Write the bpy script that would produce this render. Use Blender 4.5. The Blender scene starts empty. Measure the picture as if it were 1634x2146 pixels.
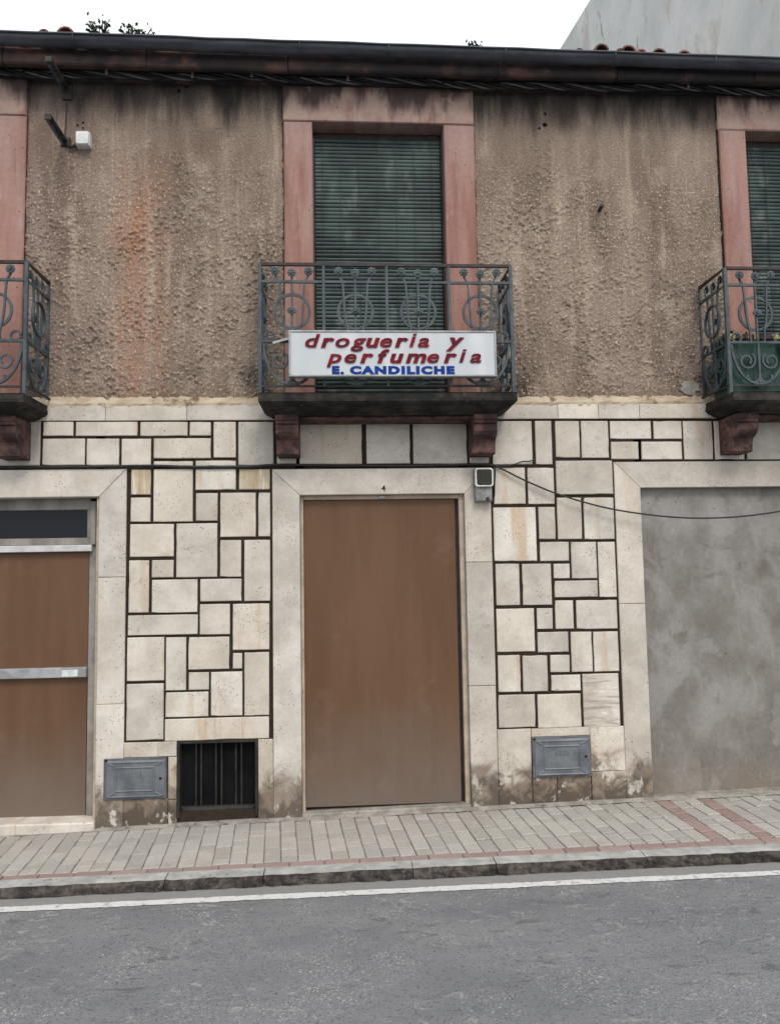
import bpy, math, random
import numpy as np
from mathutils import Vector, Matrix
random.seed(7); rng = np.random.default_rng(11)
C = bpy.context.scene.collection
SC = bpy.context.scene
rad = math.radians

# ------------------------------------------------------------------ camera
YAW, PIT, ROL, FPX, CX, CY, D, CAMZ = rad(3.59637), rad(4.37452), rad(-0.97096), 1540.0, 817.0, 1073.0, 5.25, 1.690
cy_, sy_, cp_, sp_, cr_, sr_ = math.cos(YAW), math.sin(YAW), math.cos(PIT), math.sin(PIT), math.cos(ROL), math.sin(ROL)
FWD = Vector((sy_*cp_, cy_*cp_, sp_)); RT0 = Vector((cy_, -sy_, 0)); UP0 = RT0.cross(FWD)
RT = cr_*RT0 + sr_*UP0; UP = -sr_*RT0 + cr_*UP0
cam_d = bpy.data.cameras.new('camera'); cam = bpy.data.objects.new('camera', cam_d); C.objects.link(cam)
cam.matrix_world = Matrix(((RT.x, UP.x, -FWD.x, 0), (RT.y, UP.y, -FWD.y, -D), (RT.z, UP.z, -FWD.z, CAMZ), (0, 0, 0, 1)))
cam_d.sensor_fit = 'VERTICAL'; cam_d.sensor_height = 36; cam_d.lens = FPX/2146*36
cam_d.clip_start = 0.05; cam_d.clip_end = 1000
SC.camera = cam
CAMP = Vector((0, -D, CAMZ))

# ------------------------------------------------------------------ light
SUN_EL, SUN_AZ = 50, 14           # degrees; azimuth off the facade normal, towards +x
w = bpy.data.worlds.new('World'); SC.world = w; w.use_nodes = True
wn = w.node_tree; wn.nodes.clear()
wo = wn.nodes.new('ShaderNodeOutputWorld'); bg = wn.nodes.new('ShaderNodeBackground'); sky = wn.nodes.new('ShaderNodeTexSky')
sky.sky_type = 'NISHITA'; sky.sun_disc = False; sky.sun_elevation = rad(SUN_EL); sky.sun_rotation = rad(180-SUN_AZ)
sky.air_density = 1.0; sky.dust_density = 4.0; sky.ozone_density = 1.0; sky.altitude = 900
mx = wn.nodes.new('ShaderNodeMix'); mx.data_type = 'RGBA'; mx.inputs[0].default_value = 0.82
mx.inputs[7].default_value = (9.6, 9.75, 9.9, 1)      # a closed white cloud deck over the clear sky
wn.links.new(sky.outputs[0], mx.inputs[6]); wn.links.new(mx.outputs[2], bg.inputs[0]); wn.links.new(bg.outputs[0], wo.inputs[0])
bg.inputs[1].default_value = 0.10
sd = bpy.data.lights.new('sun', 'SUN'); sd.energy = 1.3; sd.angle = rad(22); sd.color = (1, 0.95, 0.88)
sun = bpy.data.objects.new('sun', sd); C.objects.link(sun)
sdir = Vector((math.sin(rad(SUN_AZ))*math.cos(rad(SUN_EL)), -math.cos(rad(SUN_AZ))*math.cos(rad(SUN_EL)), math.sin(rad(SUN_EL))))
sun.rotation_euler = sdir.to_track_quat('Z', 'Y').to_euler(); sun.location = (0, 0, 20)
SC.view_settings.view_transform = 'Standard'; SC.view_settings.look = 'None'; SC.view_settings.gamma = 1
SC.view_settings.use_curve_mapping = False; SC.view_settings.exposure = 0.60
SC.render.engine = 'CYCLES'
SC.cycles.use_denoising = True; SC.cycles.max_bounces = 6; SC.cycles.diffuse_bounces = 3

# ------------------------------------------------------------------ measuring helpers
def ray(px, py): return RT*((px-CX)/FPX) - UP*((py-CY)/FPX) + FWD
def P(px, py, y=0.0):                        # where the sight line meets a plane parallel to the facade
    d = ray(px, py); return CAMP + d*((y+D)/d.y)
def PX(px, py, x):
    d = ray(px, py); return CAMP + d*(x/d.x)
def gz(x, y):                                # pavement surface
    return (0.018+0.013*max(y, -1.0))*x - 0.002 + 0.012*y
def rz(x): return 0.004*x - 0.068            # road surface
def GY(py):                                   # distance from the facade of a point on the pavement
    d = ray(800, py); return -D+d.y*(CAMZ-0.008)/-d.z

# ------------------------------------------------------------------ mesh helpers
class MB:
    def __init__(s): s.v = []; s.f = []; s.m = []
    def add(s, vs, fs, mi=0):
        b = len(s.v); s.v += [tuple(v) for v in vs]; s.f += [tuple(i+b for i in f) for f in fs]; s.m += [mi]*len(fs); return s
    def box(s, x0, x1, y0, y1, z0, z1, mi=0):
        return s.add([(x0,y0,z0),(x1,y0,z0),(x1,y1,z0),(x0,y1,z0),(x0,y0,z1),(x1,y0,z1),(x1,y1,z1),(x0,y1,z1)],
                     [(0,3,2,1),(4,5,6,7),(0,1,5,4),(1,2,6,5),(2,3,7,6),(3,0,4,7)], mi)
    def slab(s, poly, y0, y1, b=0.004, jit=0.0, mi=0):     # polygon in XZ (anticlockwise seen from -y), chamfered front
        n = len(poly); a = Vector((0, 0))
        c = sum((Vector(p) for p in poly), Vector((0, 0)))/n
        pts = [Vector(p)+Vector((random.uniform(-jit, jit), random.uniform(-jit, jit))) for p in poly]
        ins = []
        for i in range(n):
            e1 = (pts[i]-pts[i-1]).normalized(); e2 = (pts[(i+1) % n]-pts[i]).normalized()
            n1 = Vector((-e1.y, e1.x)); n2 = Vector((-e2.y, e2.x)); k = (n1+n2); k = k/max(0.3, k.dot(n1))
            ins.append(pts[i]+k*b*random.uniform(0.7, 1.3))
        vs = [(p.x, y0, p.y) for p in ins]+[(p.x, y0+b, p.y) for p in pts]+[(p.x, y1, p.y) for p in pts]
        fs = [tuple(range(n))]
        for i in range(n):
            j = (i+1) % n
            fs += [(i, n+i, n+j, j), (n+i, 2*n+i, 2*n+j, n+j)]
        fs.append(tuple(reversed(range(2*n, 3*n))))
        return s.add(vs, fs, mi)
    def bbox(s, x0, x1, y0, y1, z0, z1, b=0.004, jit=0.0, mi=0):
        return s.slab([(x0, z0), (x1, z0), (x1, z1), (x0, z1)], y0, y1, b, jit, mi)
    def profile(s, pts, x0, x1, mi=0, caps=True):          # (y,z) outline swept along x
        n = len(pts); vs = [(x0, p[0], p[1]) for p in pts]+[(x1, p[0], p[1]) for p in pts]
        fs = [(i, (i+1) % n, n+(i+1) % n, n+i) for i in range(n)]
        if caps: fs += [tuple(reversed(range(n))), tuple(range(n, 2*n))]
        return s.add(vs, fs, mi)
    def tube(s, path, r, n=6, closed=False, flat=None, mi=0):   # flat=(w along plane normal) gives a flat bar
        path = [Vector(p) for p in path]; m = len(path); vs = []
        for i, p in enumerate(path):
            a = path[i-1] if (i > 0 or closed) else p; q = path[(i+1) % m] if (i < m-1 or closed) else p
            t = (q-a).normalized(); ref = Vector((0, 1, 0)) if abs(t.y) < 0.9 else Vector((0, 0, 1))
            u = t.cross(ref).normalized(); v = u.cross(t).normalized()
            rr = r[i] if isinstance(r, (list, tuple)) else r
            for k in range(n):
                an = 2*math.pi*(k+0.5)/n; vs.append(p+u*math.cos(an)*rr+v*math.sin(an)*(flat or rr))
        fs = []
        for i in range(m if closed else m-1):
            for k in range(n):
                a = i*n+k; b = i*n+(k+1) % n; c = ((i+1) % m)*n+(k+1) % n; d = ((i+1) % m)*n+k
                fs.append((a, b, c, d))
        if not closed: fs += [tuple(reversed(range(n))), tuple(range((m-1)*n, m*n))]
        return s.add(vs, fs, mi)
    def disc(s, c, r, d, n=10, mi=0):                      # short cylinder facing -y
        vs = [(c[0]+r*math.cos(2*math.pi*k/n), c[1]+e, c[2]+r*math.sin(2*math.pi*k/n)) for e in (0, d) for k in range(n)]
        fs = [tuple(range(n)), tuple(reversed(range(n, 2*n)))]+[(k, n+k, n+(k+1) % n, (k+1) % n) for k in range(n)]
        return s.add(vs, fs, mi)
    def build(s, name, mats, parent=None, smooth=False, origin=None):
        V = np.array(s.v, dtype=float); lo, hi = V.min(0), V.max(0)
        o3 = np.array(origin if origin is not None else ((lo[0]+hi[0])/2, (lo[1]+hi[1])/2, lo[2]))
        me = bpy.data.meshes.new(name); me.from_pydata((V-o3).tolist(), [], s.f)
        for m in (mats if isinstance(mats, (list, tuple)) else [mats]): me.materials.append(m)
        if any(s.m): me.polygons.foreach_set('material_index', s.m)
        if smooth: me.polygons.foreach_set('use_smooth', [True]*len(me.polygons))
        me.update()
        return link(name, me, parent, o3)
WPOS = {}
def link(name, data, parent, wpos):
    o = bpy.data.objects.new(name, data); C.objects.link(o)
    w_ = Vector([float(q) for q in wpos]); WPOS[o.name] = w_
    if parent is not None: o.parent = parent; o.location = w_-WPOS[parent.name]
    else: o.location = w_
    return o
def empty(name, wpos, parent=None): return link(name, None, parent, wpos)
def tag(o, label=None, cat=None, group=None, kind=None):
    for k, v_ in (('label', label), ('category', cat), ('group', group), ('kind', kind)):
        if v_: o[k] = v_
    return o
def copy_tree(o, parent, off=None):
    c = o.copy(); C.objects.link(c); c.parent = parent
    if off is not None: c.location = o.location+Vector(off)
    for ch in list(o.children):
        k = copy_tree(ch, c)
    return c

# ------------------------------------------------------------------ material helpers
class NM:
    def __init__(s, name, rough=0.85, spec=0.25, metal=0.0):
        s.m = bpy.data.materials.new(name); s.m.use_nodes = True; s.t = s.m.node_tree
        s.b = s.t.nodes['Principled BSDF']; s.b.inputs['Roughness'].default_value = rough
        s.b.inputs['Specular IOR Level'].default_value = spec; s.b.inputs['Metallic'].default_value = metal
        g = s.t.nodes.new('ShaderNodeNewGeometry'); s.pos = g.outputs['Position']
        oi = s.t.nodes.new('ShaderNodeObjectInfo'); s.rnd = oi.outputs['Random']
        s.sx = s.t.nodes.new('ShaderNodeSeparateXYZ'); s.t.links.new(s.pos, s.sx.inputs[0])
        s.x, s.y, s.z = s.sx.outputs
        s.bumps = None
    def setin(s, i, v):
        if hasattr(v, 'is_linked') or isinstance(v, bpy.types.NodeSocket): s.t.links.new(v, i)
        elif isinstance(v, (tuple, list)) and len(v) == 3 and i.type == 'RGBA': i.default_value = (*v, 1)
        else: i.default_value = v
    def math(s, op, a, b=0.0, clamp=False):
        n = s.t.nodes.new('ShaderNodeMath'); n.operation = op; n.use_clamp = clamp
        s.setin(n.inputs[0], a); s.setin(n.inputs[1], b); return n.outputs[0]
    def vec(s, sc=(1, 1, 1), off=None, rnd=0.0):
        n = s.t.nodes.new('ShaderNodeVectorMath'); n.operation = 'MULTIPLY'; s.setin(n.inputs[0], s.pos); n.inputs[1].default_value = sc
        o = n.outputs[0]
        if rnd:
            k = s.math('MULTIPLY', s.rnd, rnd); cx = s.t.nodes.new('ShaderNodeCombineXYZ')
            s.setin(cx.inputs[0], k); s.setin(cx.inputs[1], k); s.setin(cx.inputs[2], k)
            a = s.t.nodes.new('ShaderNodeVectorMath'); s.setin(a.inputs[0], o); s.setin(a.inputs[1], cx.outputs[0]); o = a.outputs[0]
        return o
    def noise(s, scale, detail=4, rough=0.55, v=None, dist=0.0):
        n = s.t.nodes.new('ShaderNodeTexNoise'); s.setin(n.inputs['Vector'], v if v is not None else s.pos)
        n.inputs['Scale'].default_value = scale; n.inputs['Detail'].default_value = detail
        n.inputs['Roughness'].default_value = rough; n.inputs['Distortion'].default_value = dist; return n.outputs[0]
    def voro(s, scale, v=None, feat='F1', out='Distance'):
        n = s.t.nodes.new('ShaderNodeTexVoronoi'); n.feature = feat; s.setin(n.inputs['Vector'], v if v is not None else s.pos)
        n.inputs['Scale'].default_value = scale; return n.outputs[out]
    def step(s, v, a, b):
        n = s.t.nodes.new('ShaderNodeMapRange'); n.interpolation_type = 'SMOOTHSTEP'; s.setin(n.inputs['Value'], v)
        n.inputs['From Min'].default_value = a; n.inputs['From Max'].default_value = b; return n.outputs[0]
    def mix(s, f, a, b):
        n = s.t.nodes.new('ShaderNodeMix'); n.data_type = 'RGBA'; s.setin(n.inputs[0], f); s.setin(n.inputs[6], a); s.setin(n.inputs[7], b); return n.outputs[2]
    def mul(s, a, b): return s.math('MULTIPLY', a, b)
    def val(s, col, f, lo, hi):                   # brightness variation
        n = s.t.nodes.new('ShaderNodeMapRange'); s.setin(n.inputs['Value'], f); n.inputs['From Min'].default_value = 0.25; n.inputs['From Max'].default_value = 0.75
        n.inputs['To Min'].default_value = lo; n.inputs['To Max'].default_value = hi
        v = s.t.nodes.new('ShaderNodeVectorMath'); v.operation = 'SCALE'; s.setin(v.inputs[0], col); s.setin(v.inputs['Scale'], n.outputs[0]); return v.outputs[0]
    def bump(s, h, strength=0.4, dist=0.01):
        n = s.t.nodes.new('ShaderNodeBump'); n.inputs['Strength'].default_value = strength; n.inputs['Distance'].default_value = dist
        s.setin(n.inputs['Height'], h)
        if s.bumps is not None: s.setin(n.inputs['Normal'], s.bumps)
        s.bumps = n.outputs[0]
    def done(s, col, rough=None):
        s.setin(s.b.inputs['Base Color'], col)
        if rough is not None: s.setin(s.b.inputs['Roughness'], rough)
        if s.bumps is not None: s.t.links.new(s.bumps, s.b.inputs['Normal'])
        return s.m

ZB = P(800, 850).z              # top of stone cladding / foot of the rendered wall
ZE = P(800, 186).z              # wall top under the eaves
XO = P(292, 600).x              # the rust-orange run on the render
M = {}
# rough-cast render
n = NM('rough_cast_render', 0.95, 0.1)
big = n.noise(1.0, 5, 0.6, n.vec((2.2, 1, 0.7))); col = n.mix(n.step(big, 0.32, 0.66), (0.148, 0.108, 0.084), (0.268, 0.208, 0.166))
streak = n.noise(1.0, 5, 0.65, n.vec((9, 1, 0.9))); col = n.mix(n.mul(n.step(streak, 0.5, 0.72), 0.55), col, (0.44, 0.36, 0.275))
drk = n.noise(1.0, 6, 0.6, n.vec((6, 2, 0.55))); col = n.mix(n.mul(n.step(drk, 0.55, 0.78), 0.6), col, (0.15, 0.105, 0.08))
col = n.mix(n.mul(n.step(n.noise(3.4, 5, 0.6), 0.52, 0.7), 0.45), col, (0.42, 0.35, 0.28))
wob = n.math('MULTIPLY', n.math('SUBTRACT', n.noise(2.5, 4, 0.6), 0.5), 0.45)
ox = n.math('ABSOLUTE', n.math('ADD', n.math('SUBTRACT', n.x, XO), wob))
om = n.mul(n.mul(n.step(ox, 0.26, 0.02), n.step(n.z, ZE-0.35, ZE-1.1)), n.step(n.noise(1.0, 5, 0.6, n.vec((7, 3, 0.8))), 0.3, 0.6))
col = n.mix(n.mul(om, 0.62), col, (0.335, 0.165, 0.10))
vi = n.mul(n.step(n.x, -1.5, -2.4), n.step(n.noise(2.0, 4, 0.6, n.vec((3, 1, 1))), 0.35, 0.6)); col = n.mix(n.mul(vi, 0.45), col, (0.24, 0.17, 0.155))
# soot and mould runs with their own dripping outline
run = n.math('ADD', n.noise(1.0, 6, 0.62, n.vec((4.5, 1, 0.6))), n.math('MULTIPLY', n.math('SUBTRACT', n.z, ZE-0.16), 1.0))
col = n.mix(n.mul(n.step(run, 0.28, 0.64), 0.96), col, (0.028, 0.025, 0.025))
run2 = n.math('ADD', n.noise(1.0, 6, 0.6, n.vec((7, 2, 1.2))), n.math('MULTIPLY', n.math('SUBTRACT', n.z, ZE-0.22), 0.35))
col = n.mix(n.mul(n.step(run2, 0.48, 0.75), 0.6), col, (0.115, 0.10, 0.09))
low = n.math('ADD', n.noise(3.0, 5, 0.6), n.math('MULTIPLY', n.math('SUBTRACT', ZB+0.28, n.z), 0.9)); col = n.mix(n.mul(n.step(low, 0.5, 0.85), 0.5), col, (0.15, 0.105, 0.068))
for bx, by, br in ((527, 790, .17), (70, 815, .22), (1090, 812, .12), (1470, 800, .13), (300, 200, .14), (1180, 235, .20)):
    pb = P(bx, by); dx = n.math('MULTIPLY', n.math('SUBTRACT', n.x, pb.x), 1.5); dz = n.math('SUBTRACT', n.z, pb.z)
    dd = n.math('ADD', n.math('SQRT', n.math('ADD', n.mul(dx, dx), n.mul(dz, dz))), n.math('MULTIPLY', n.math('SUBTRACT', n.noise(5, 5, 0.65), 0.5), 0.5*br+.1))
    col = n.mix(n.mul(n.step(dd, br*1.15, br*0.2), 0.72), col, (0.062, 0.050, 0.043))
col = n.val(col, n.noise(75, 3, 0.6), 0.62, 1.38)
col = n.mix(n.mul(n.step(n.noise(58, 3, 0.6), 0.575, 0.66), n.step(n.z, ZE-.2, ZE-.9)), col, (0.46, 0.39, 0.315))
n.bump(n.noise(85, 3, 0.6), 0.8, 0.010)
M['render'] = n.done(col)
# dressed limestone
def stone(name, dirt=0.0, rust=1.0, tint=(1, 1, 1), seam=0.0):
    n = NM(name, 0.8, 0.25); v = n.vec((1, 1, 1), rnd=9.0)
    a = n.noise(3.5, 6, 0.6, v); t = lambda c: tuple(p*q for p, q in zip(c, tint))
    col = n.mix(n.step(a, 0.3, 0.7), t((0.43, 0.395, 0.348)), t((0.615, 0.578, 0.518)))
    col = n.mix(n.mul(n.step(n.noise(8, 6, 0.65, v), 0.54, 0.70), 0.5), col, t((0.36, 0.335, 0.30)))
    pick = n.t.nodes.new('ShaderNodeTexWhiteNoise'); pick.noise_dimensions = '1D'; n.setin(pick.inputs['W'], n.rnd); pv = pick.outputs['Value']
    col = n.mix(n.mul(pv, 0.35), col, t((0.50, 0.42, 0.32)))
    st = n.noise(1.0, 5, 0.6, n.vec((10, 4, 0.9), rnd=7.0))
    col = n.mix(n.mul(n.mul(n.step(st, 0.53, 0.70), n.step(n.rnd, 0.45, 0.75)), 0.62*rust), col, (0.43, 0.285, 0.165))
    col = n.mix(n.mul(n.step(n.noise(1.0, 6, 0.7, n.vec((2.2, 2, 5), rnd=3)), 0.56, 0.72), 0.35), col, t((0.66, 0.63, 0.57)))
    pit = n.mul(n.step(n.voro(55, v), 0.24, 0.12), n.step(n.noise(6, 3, 0.5, v), 0.53, 0.62))
    pit2 = n.mul(n.step(n.voro(26, v), 0.15, 0.07), n.step(n.noise(3.7, 2, 0.5, v), 0.53, 0.6))
    pp = n.math('MAXIMUM', pit, pit2)
    col = n.mix(n.mul(pp, 0.85), col, (0.07, 0.055, 0.045))
    if dirt:
        h = n.math('MULTIPLY', n.math('SUBTRACT', 0.34, n.math('SUBTRACT', n.z, n.math('MULTIPLY', n.x, 0.018))), 1.15)
        dd = n.math('ADD', n.noise(1.0, 7, 0.62, n.vec((5, 5, 5)), 0.6), h)
        col = n.mix(n.mul(n.step(dd, 0.50, 0.72), 0.85*dirt), col, (0.155, 0.112, 0.078))
        d2 = n.math('ADD', n.noise(1.0, 6, 0.65, n.vec((8, 8, 8)), 0.6), n.math('MULTIPLY', h, 0.8))
        col = n.mix(n.mul(n.step(d2, 0.60, 0.80), 0.85*dirt), col, (0.075, 0.058, 0.045))
        d3 = n.mul(n.step(n.noise(1.0, 6, 0.65, n.vec((9, 7, 7), rnd=4)), 0.58, 0.64), n.step(n.z, 0.42, 0.16))
        col = n.mix(n.mul(d3, 0.7), col, (0.58, 0.55, 0.49))
    tone = n.t.nodes.new('ShaderNodeMapRange'); n.setin(tone.inputs['Value'], pick.outputs['Color'] if False else n.rnd); tone.inputs['To Min'].default_value = 0.88; tone.inputs['To Max'].default_value = 1.10
    sc = n.t.nodes.new('ShaderNodeVectorMath'); sc.operation = 'SCALE'; n.setin(sc.inputs[0], col); n.setin(sc.inputs['Scale'], tone.outputs[0]); col = sc.outputs[0]
    if seam:
        ve = n.noise(1.0, 6, 0.65, n.vec((3, 3, 26)) if seam > 0 else n.vec((34, 8, 1.6)), 0.5 if seam > 0 else 0.2)
        col = n.mix(n.mul(n.step(ve, 0.50, 0.64), 0.75), col, (0.27, 0.24, 0.21) if seam > 0 else (0.40, 0.27, 0.15)); col = n.mix(n.mul(n.step(ve, 0.44, 0.36), 0.7), col, (0.70, 0.67, 0.62))
    col = n.val(col, n.noise(45, 4, 0.6, v), 0.92, 1.08)
    n.bump(n.math('SUBTRACT', n.mul(n.noise(30, 5, 0.6, v), 0.5), pp), 0.35, 0.006)
    return n.done(col)
M['stone'] = stone('limestone'); M['veined'] = stone('veined_limestone', 0, .2, (1, 1, 1), 1.0); M['streaked'] = stone('yellow_streaked_limestone', 0, 1, (1, .93, .78), -1.0); M['plinth'] = stone('plinth_limestone', 1.0, 0.5, (0.98, 0.965, 0.93)); M['jamb'] = stone('jamb_limestone', 0.9, 0.35, (0.97, 0.97, 0.98))
n = NM('dark_mortar', 0.95, 0.1); M['mortar'] = n.done(n.val(n.mix(n.noise(20), (0.022, 0.016, 0.012), (0.045, 0.034, 0.026)), n.noise(60), 0.7, 1.3))
n = NM('ledge_mortar', 0.95, 0.1); c = n.mix(n.step(n.noise(1, 5, 0.6, n.vec((5, 2, 14))), 0.35, 0.65), (0.33, 0.255, 0.175), (0.47, 0.405, 0.31)); c = n.mix(n.step(n.noise(7, 5, 0.65), 0.58, 0.68), c, (0.16, 0.11, 0.075)); n.bump(n.noise(40, 5, 0.6), 0.6, 0.01); M['ledge'] = n.done(c)
# red-painted surrounds
n = NM('red_oxide_paint', 0.8, 0.25); c = n.mix(n.step(n.noise(1, 5, 0.6, n.vec((9, 4, 0.9))), 0.3, 0.7), (0.225, 0.106, 0.082), (0.325, 0.185, 0.152))
c = n.mix(n.mul(n.step(n.noise(1, 5, 0.6, n.vec((4, 4, 1.2))), 0.5, 0.68), 0.6), c, (0.30, 0.205, 0.19))
zl = P(800, 256).z
pale = n.math('ADD', n.noise(1, 6, 0.62, n.vec((6, 4, 1.0))), n.math('MULTIPLY', n.math('SUBTRACT', n.z, zl-0.75), 0.22)); c = n.mix(n.mul(n.step(pale, 0.48, 0.72), 0.7), c, (0.345, 0.245, 0.22))
pe = n.math('ADD', n.noise(1, 5, 0.55, n.vec((5, 3, 6)), 0.3), n.math('MULTIPLY', n.step(n.z, zl-0.05, zl+0.02), 0.10)); c = n.mix(n.mul(n.step(pe, 0.50, 0.66), n.mul(n.step(n.z, zl-0.10, zl+0.03), 0.85)), c, (0.375, 0.275, 0.225))
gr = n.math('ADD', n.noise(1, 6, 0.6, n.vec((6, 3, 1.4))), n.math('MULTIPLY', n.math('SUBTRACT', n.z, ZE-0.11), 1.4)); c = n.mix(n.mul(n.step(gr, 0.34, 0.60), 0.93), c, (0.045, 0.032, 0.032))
c = n.mix(n.step(n.voro(14), 0.10, 0.05), c, (0.08, 0.04, 0.035)); c = n.mix(n.mul(n.step(n.noise(1, 6, 0.65, n.vec((14, 5, 1.1))), 0.56, 0.72), 0.6), c, (0.15, 0.075, 0.065)); c = n.mix(n.mul(n.step(n.noise(1, 6, 0.7, n.vec((7, 7, 3.5))), 0.60, 0.68), 0.5), c, (0.40, 0.29, 0.25))
c = n.val(c, n.noise(30, 5, 0.6), 0.88, 1.12); n.bump(n.noise(25, 5, 0.6), 0.35, 0.008); M['red'] = n.done(c)
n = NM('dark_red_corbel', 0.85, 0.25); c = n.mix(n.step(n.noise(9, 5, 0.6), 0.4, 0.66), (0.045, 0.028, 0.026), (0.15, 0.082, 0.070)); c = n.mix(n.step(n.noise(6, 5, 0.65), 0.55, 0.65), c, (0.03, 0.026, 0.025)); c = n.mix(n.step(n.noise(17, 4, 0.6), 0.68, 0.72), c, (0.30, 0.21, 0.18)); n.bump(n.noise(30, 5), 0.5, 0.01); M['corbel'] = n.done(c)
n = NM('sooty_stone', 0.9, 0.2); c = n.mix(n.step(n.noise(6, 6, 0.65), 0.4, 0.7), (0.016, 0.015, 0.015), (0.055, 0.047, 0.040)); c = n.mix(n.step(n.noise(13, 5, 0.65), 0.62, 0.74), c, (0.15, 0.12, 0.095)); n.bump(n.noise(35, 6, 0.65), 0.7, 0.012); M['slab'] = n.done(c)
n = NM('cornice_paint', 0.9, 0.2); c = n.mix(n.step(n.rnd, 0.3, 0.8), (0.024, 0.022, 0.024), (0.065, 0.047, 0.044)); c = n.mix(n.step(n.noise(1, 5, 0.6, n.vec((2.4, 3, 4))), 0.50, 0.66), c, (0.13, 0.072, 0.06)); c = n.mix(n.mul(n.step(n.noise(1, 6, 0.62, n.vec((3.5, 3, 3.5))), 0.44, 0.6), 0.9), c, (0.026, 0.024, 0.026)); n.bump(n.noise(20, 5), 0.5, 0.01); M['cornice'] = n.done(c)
# metals
def simple(name, c0, c1, sc=8, rough=0.6, spec=0.4, metal=0.0, bump=0.0, v=None, dark=None):
    n = NM(name, rough, spec, metal); c = n.mix(n.step(n.noise(sc, 5, 0.6, n.vec(v) if v else None), 0.35, 0.65), c0, c1)
    if dark: c = n.mix(n.step(n.noise(sc*2.2, 5, 0.65), dark[1], dark[1]+0.1), c, dark[0])
    if bump: n.bump(n.noise(sc*6, 4), bump, 0.005)
    return n.done(n.val(c, n.noise(sc*7, 3), 0.9, 1.1))
M['gutter'] = simple('zinc_gutter', (0.030, 0.034, 0.046), (0.06, 0.064, 0.08), 3, 0.55, 0.4, 0, 0.1, (1.2, 4, 6))
M['iron'] = simple('painted_iron', (0.032, 0.046, 0.053), (0.066, 0.083, 0.094), 14, 0.55, 0.4, 0, 0.3, None, ((0.10, 0.065, 0.05), 0.66))
M['iron_top'] = simple('rusty_handrail', (0.016, 0.014, 0.015), (0.04, 0.028, 0.026), 12, 0.6, 0.35, 0, 0.3)
M['black'] = simple('black_cable', (0.010, 0.010, 0.012), (0.02, 0.02, 0.024), 12, 0.5, 0.4)
M['cable_lit'] = simple('lit_cable_sheath', (0.06, 0.065, 0.075), (0.15, 0.155, 0.17), 6, 0.5, 0.4)  # paler copy of the black sheath, highlights put into the colour
M['bracket'] = simple('weathered_steel', (0.045, 0.047, 0.055), (0.13, 0.135, 0.15), 9, 0.55, 0.4, 0.3, 0.2, None, ((0.02, 0.02, 0.022), 0.6))
M['alu'] = simple('dull_aluminium', (0.24, 0.25, 0.26), (0.38, 0.385, 0.39), 10, 0.45, 0.5, 0.2, 0.0, None, ((0.12, 0.11, 0.10), 0.68))
M['white_box'] = simple('aged_white_plastic', (0.55, 0.56, 0.55), (0.68, 0.68, 0.66), 12, 0.5, 0.4)
M['grey_box'] = simple('grey_plastic', (0.15, 0.145, 0.14), (0.25, 0.245, 0.24), 14, 0.6, 0.4, 0, 0.1, None, ((0.07, 0.065, 0.06), 0.62))
M['pale_box'] = simple('pale_plastic_rim', (0.50, 0.49, 0.44), (0.66, 0.65, 0.60), 14, 0.5, 0.4)
M['lens'] = simple('dark_olive_lens', (0.020, 0.022, 0.018), (0.030, 0.032, 0.026), 10, 0.4, 0.25)
M['meter'] = simple('blue_grey_sheet_metal', (0.092, 0.104, 0.118), (0.145, 0.158, 0.172), 9, 0.5, 0.45, 0.1, 0.1, None, ((0.09, 0.10, 0.115), 0.64))
M['meter_frame'] = simple('meter_frame_metal', (0.07, 0.075, 0.085), (0.12, 0.125, 0.135), 12, 0.6, 0.4)
M['void'] = simple('black_void', (0.004, 0.004, 0.005), (0.008, 0.008, 0.009), 5, 0.9, 0.1)
M['grille'] = simple('grimy_grille_steel', (0.014, 0.013, 0.013), (0.03, 0.027, 0.024), 10, 0.7, 0.25, 0, 0.4, None, ((0.055, 0.042, 0.032), 0.68))
M['number'] = simple('black_paint', (0.008, 0.008, 0.008), (0.014, 0.014, 0.014), 20, 0.7, 0.3)
M['door_metal'] = simple('grey_door_frame', (0.16, 0.145, 0.13), (0.27, 0.25, 0.225), 7, 0.55, 0.4, 0, 0.15, (1, 1, 0.6), ((0.10, 0.075, 0.055), 0.64))
M['door_tan'] = simple('tan_frame_paint', (0.34, 0.275, 0.21), (0.45, 0.37, 0.29), 7, 0.7, 0.3, 0, 0.2, None, ((0.14, 0.10, 0.075), 0.64))
M['white_rail'] = simple('chalky_white_metal', (0.42, 0.41, 0.41), (0.55, 0.54, 0.54), 9, 0.5, 0.4, 0, 0, None, ((0.28, 0.26, 0.25), 0.64))
M['sticker'] = simple('pale_tape', (0.45, 0.50, 0.49), (0.62, 0.66, 0.65), 25, 0.4, 0.4)
n = NM('dark_glass', 0.15, 0.18); M['glass'] = n.done((0.010, 0.012, 0.018))  # one even blue-black for all panes
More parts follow.
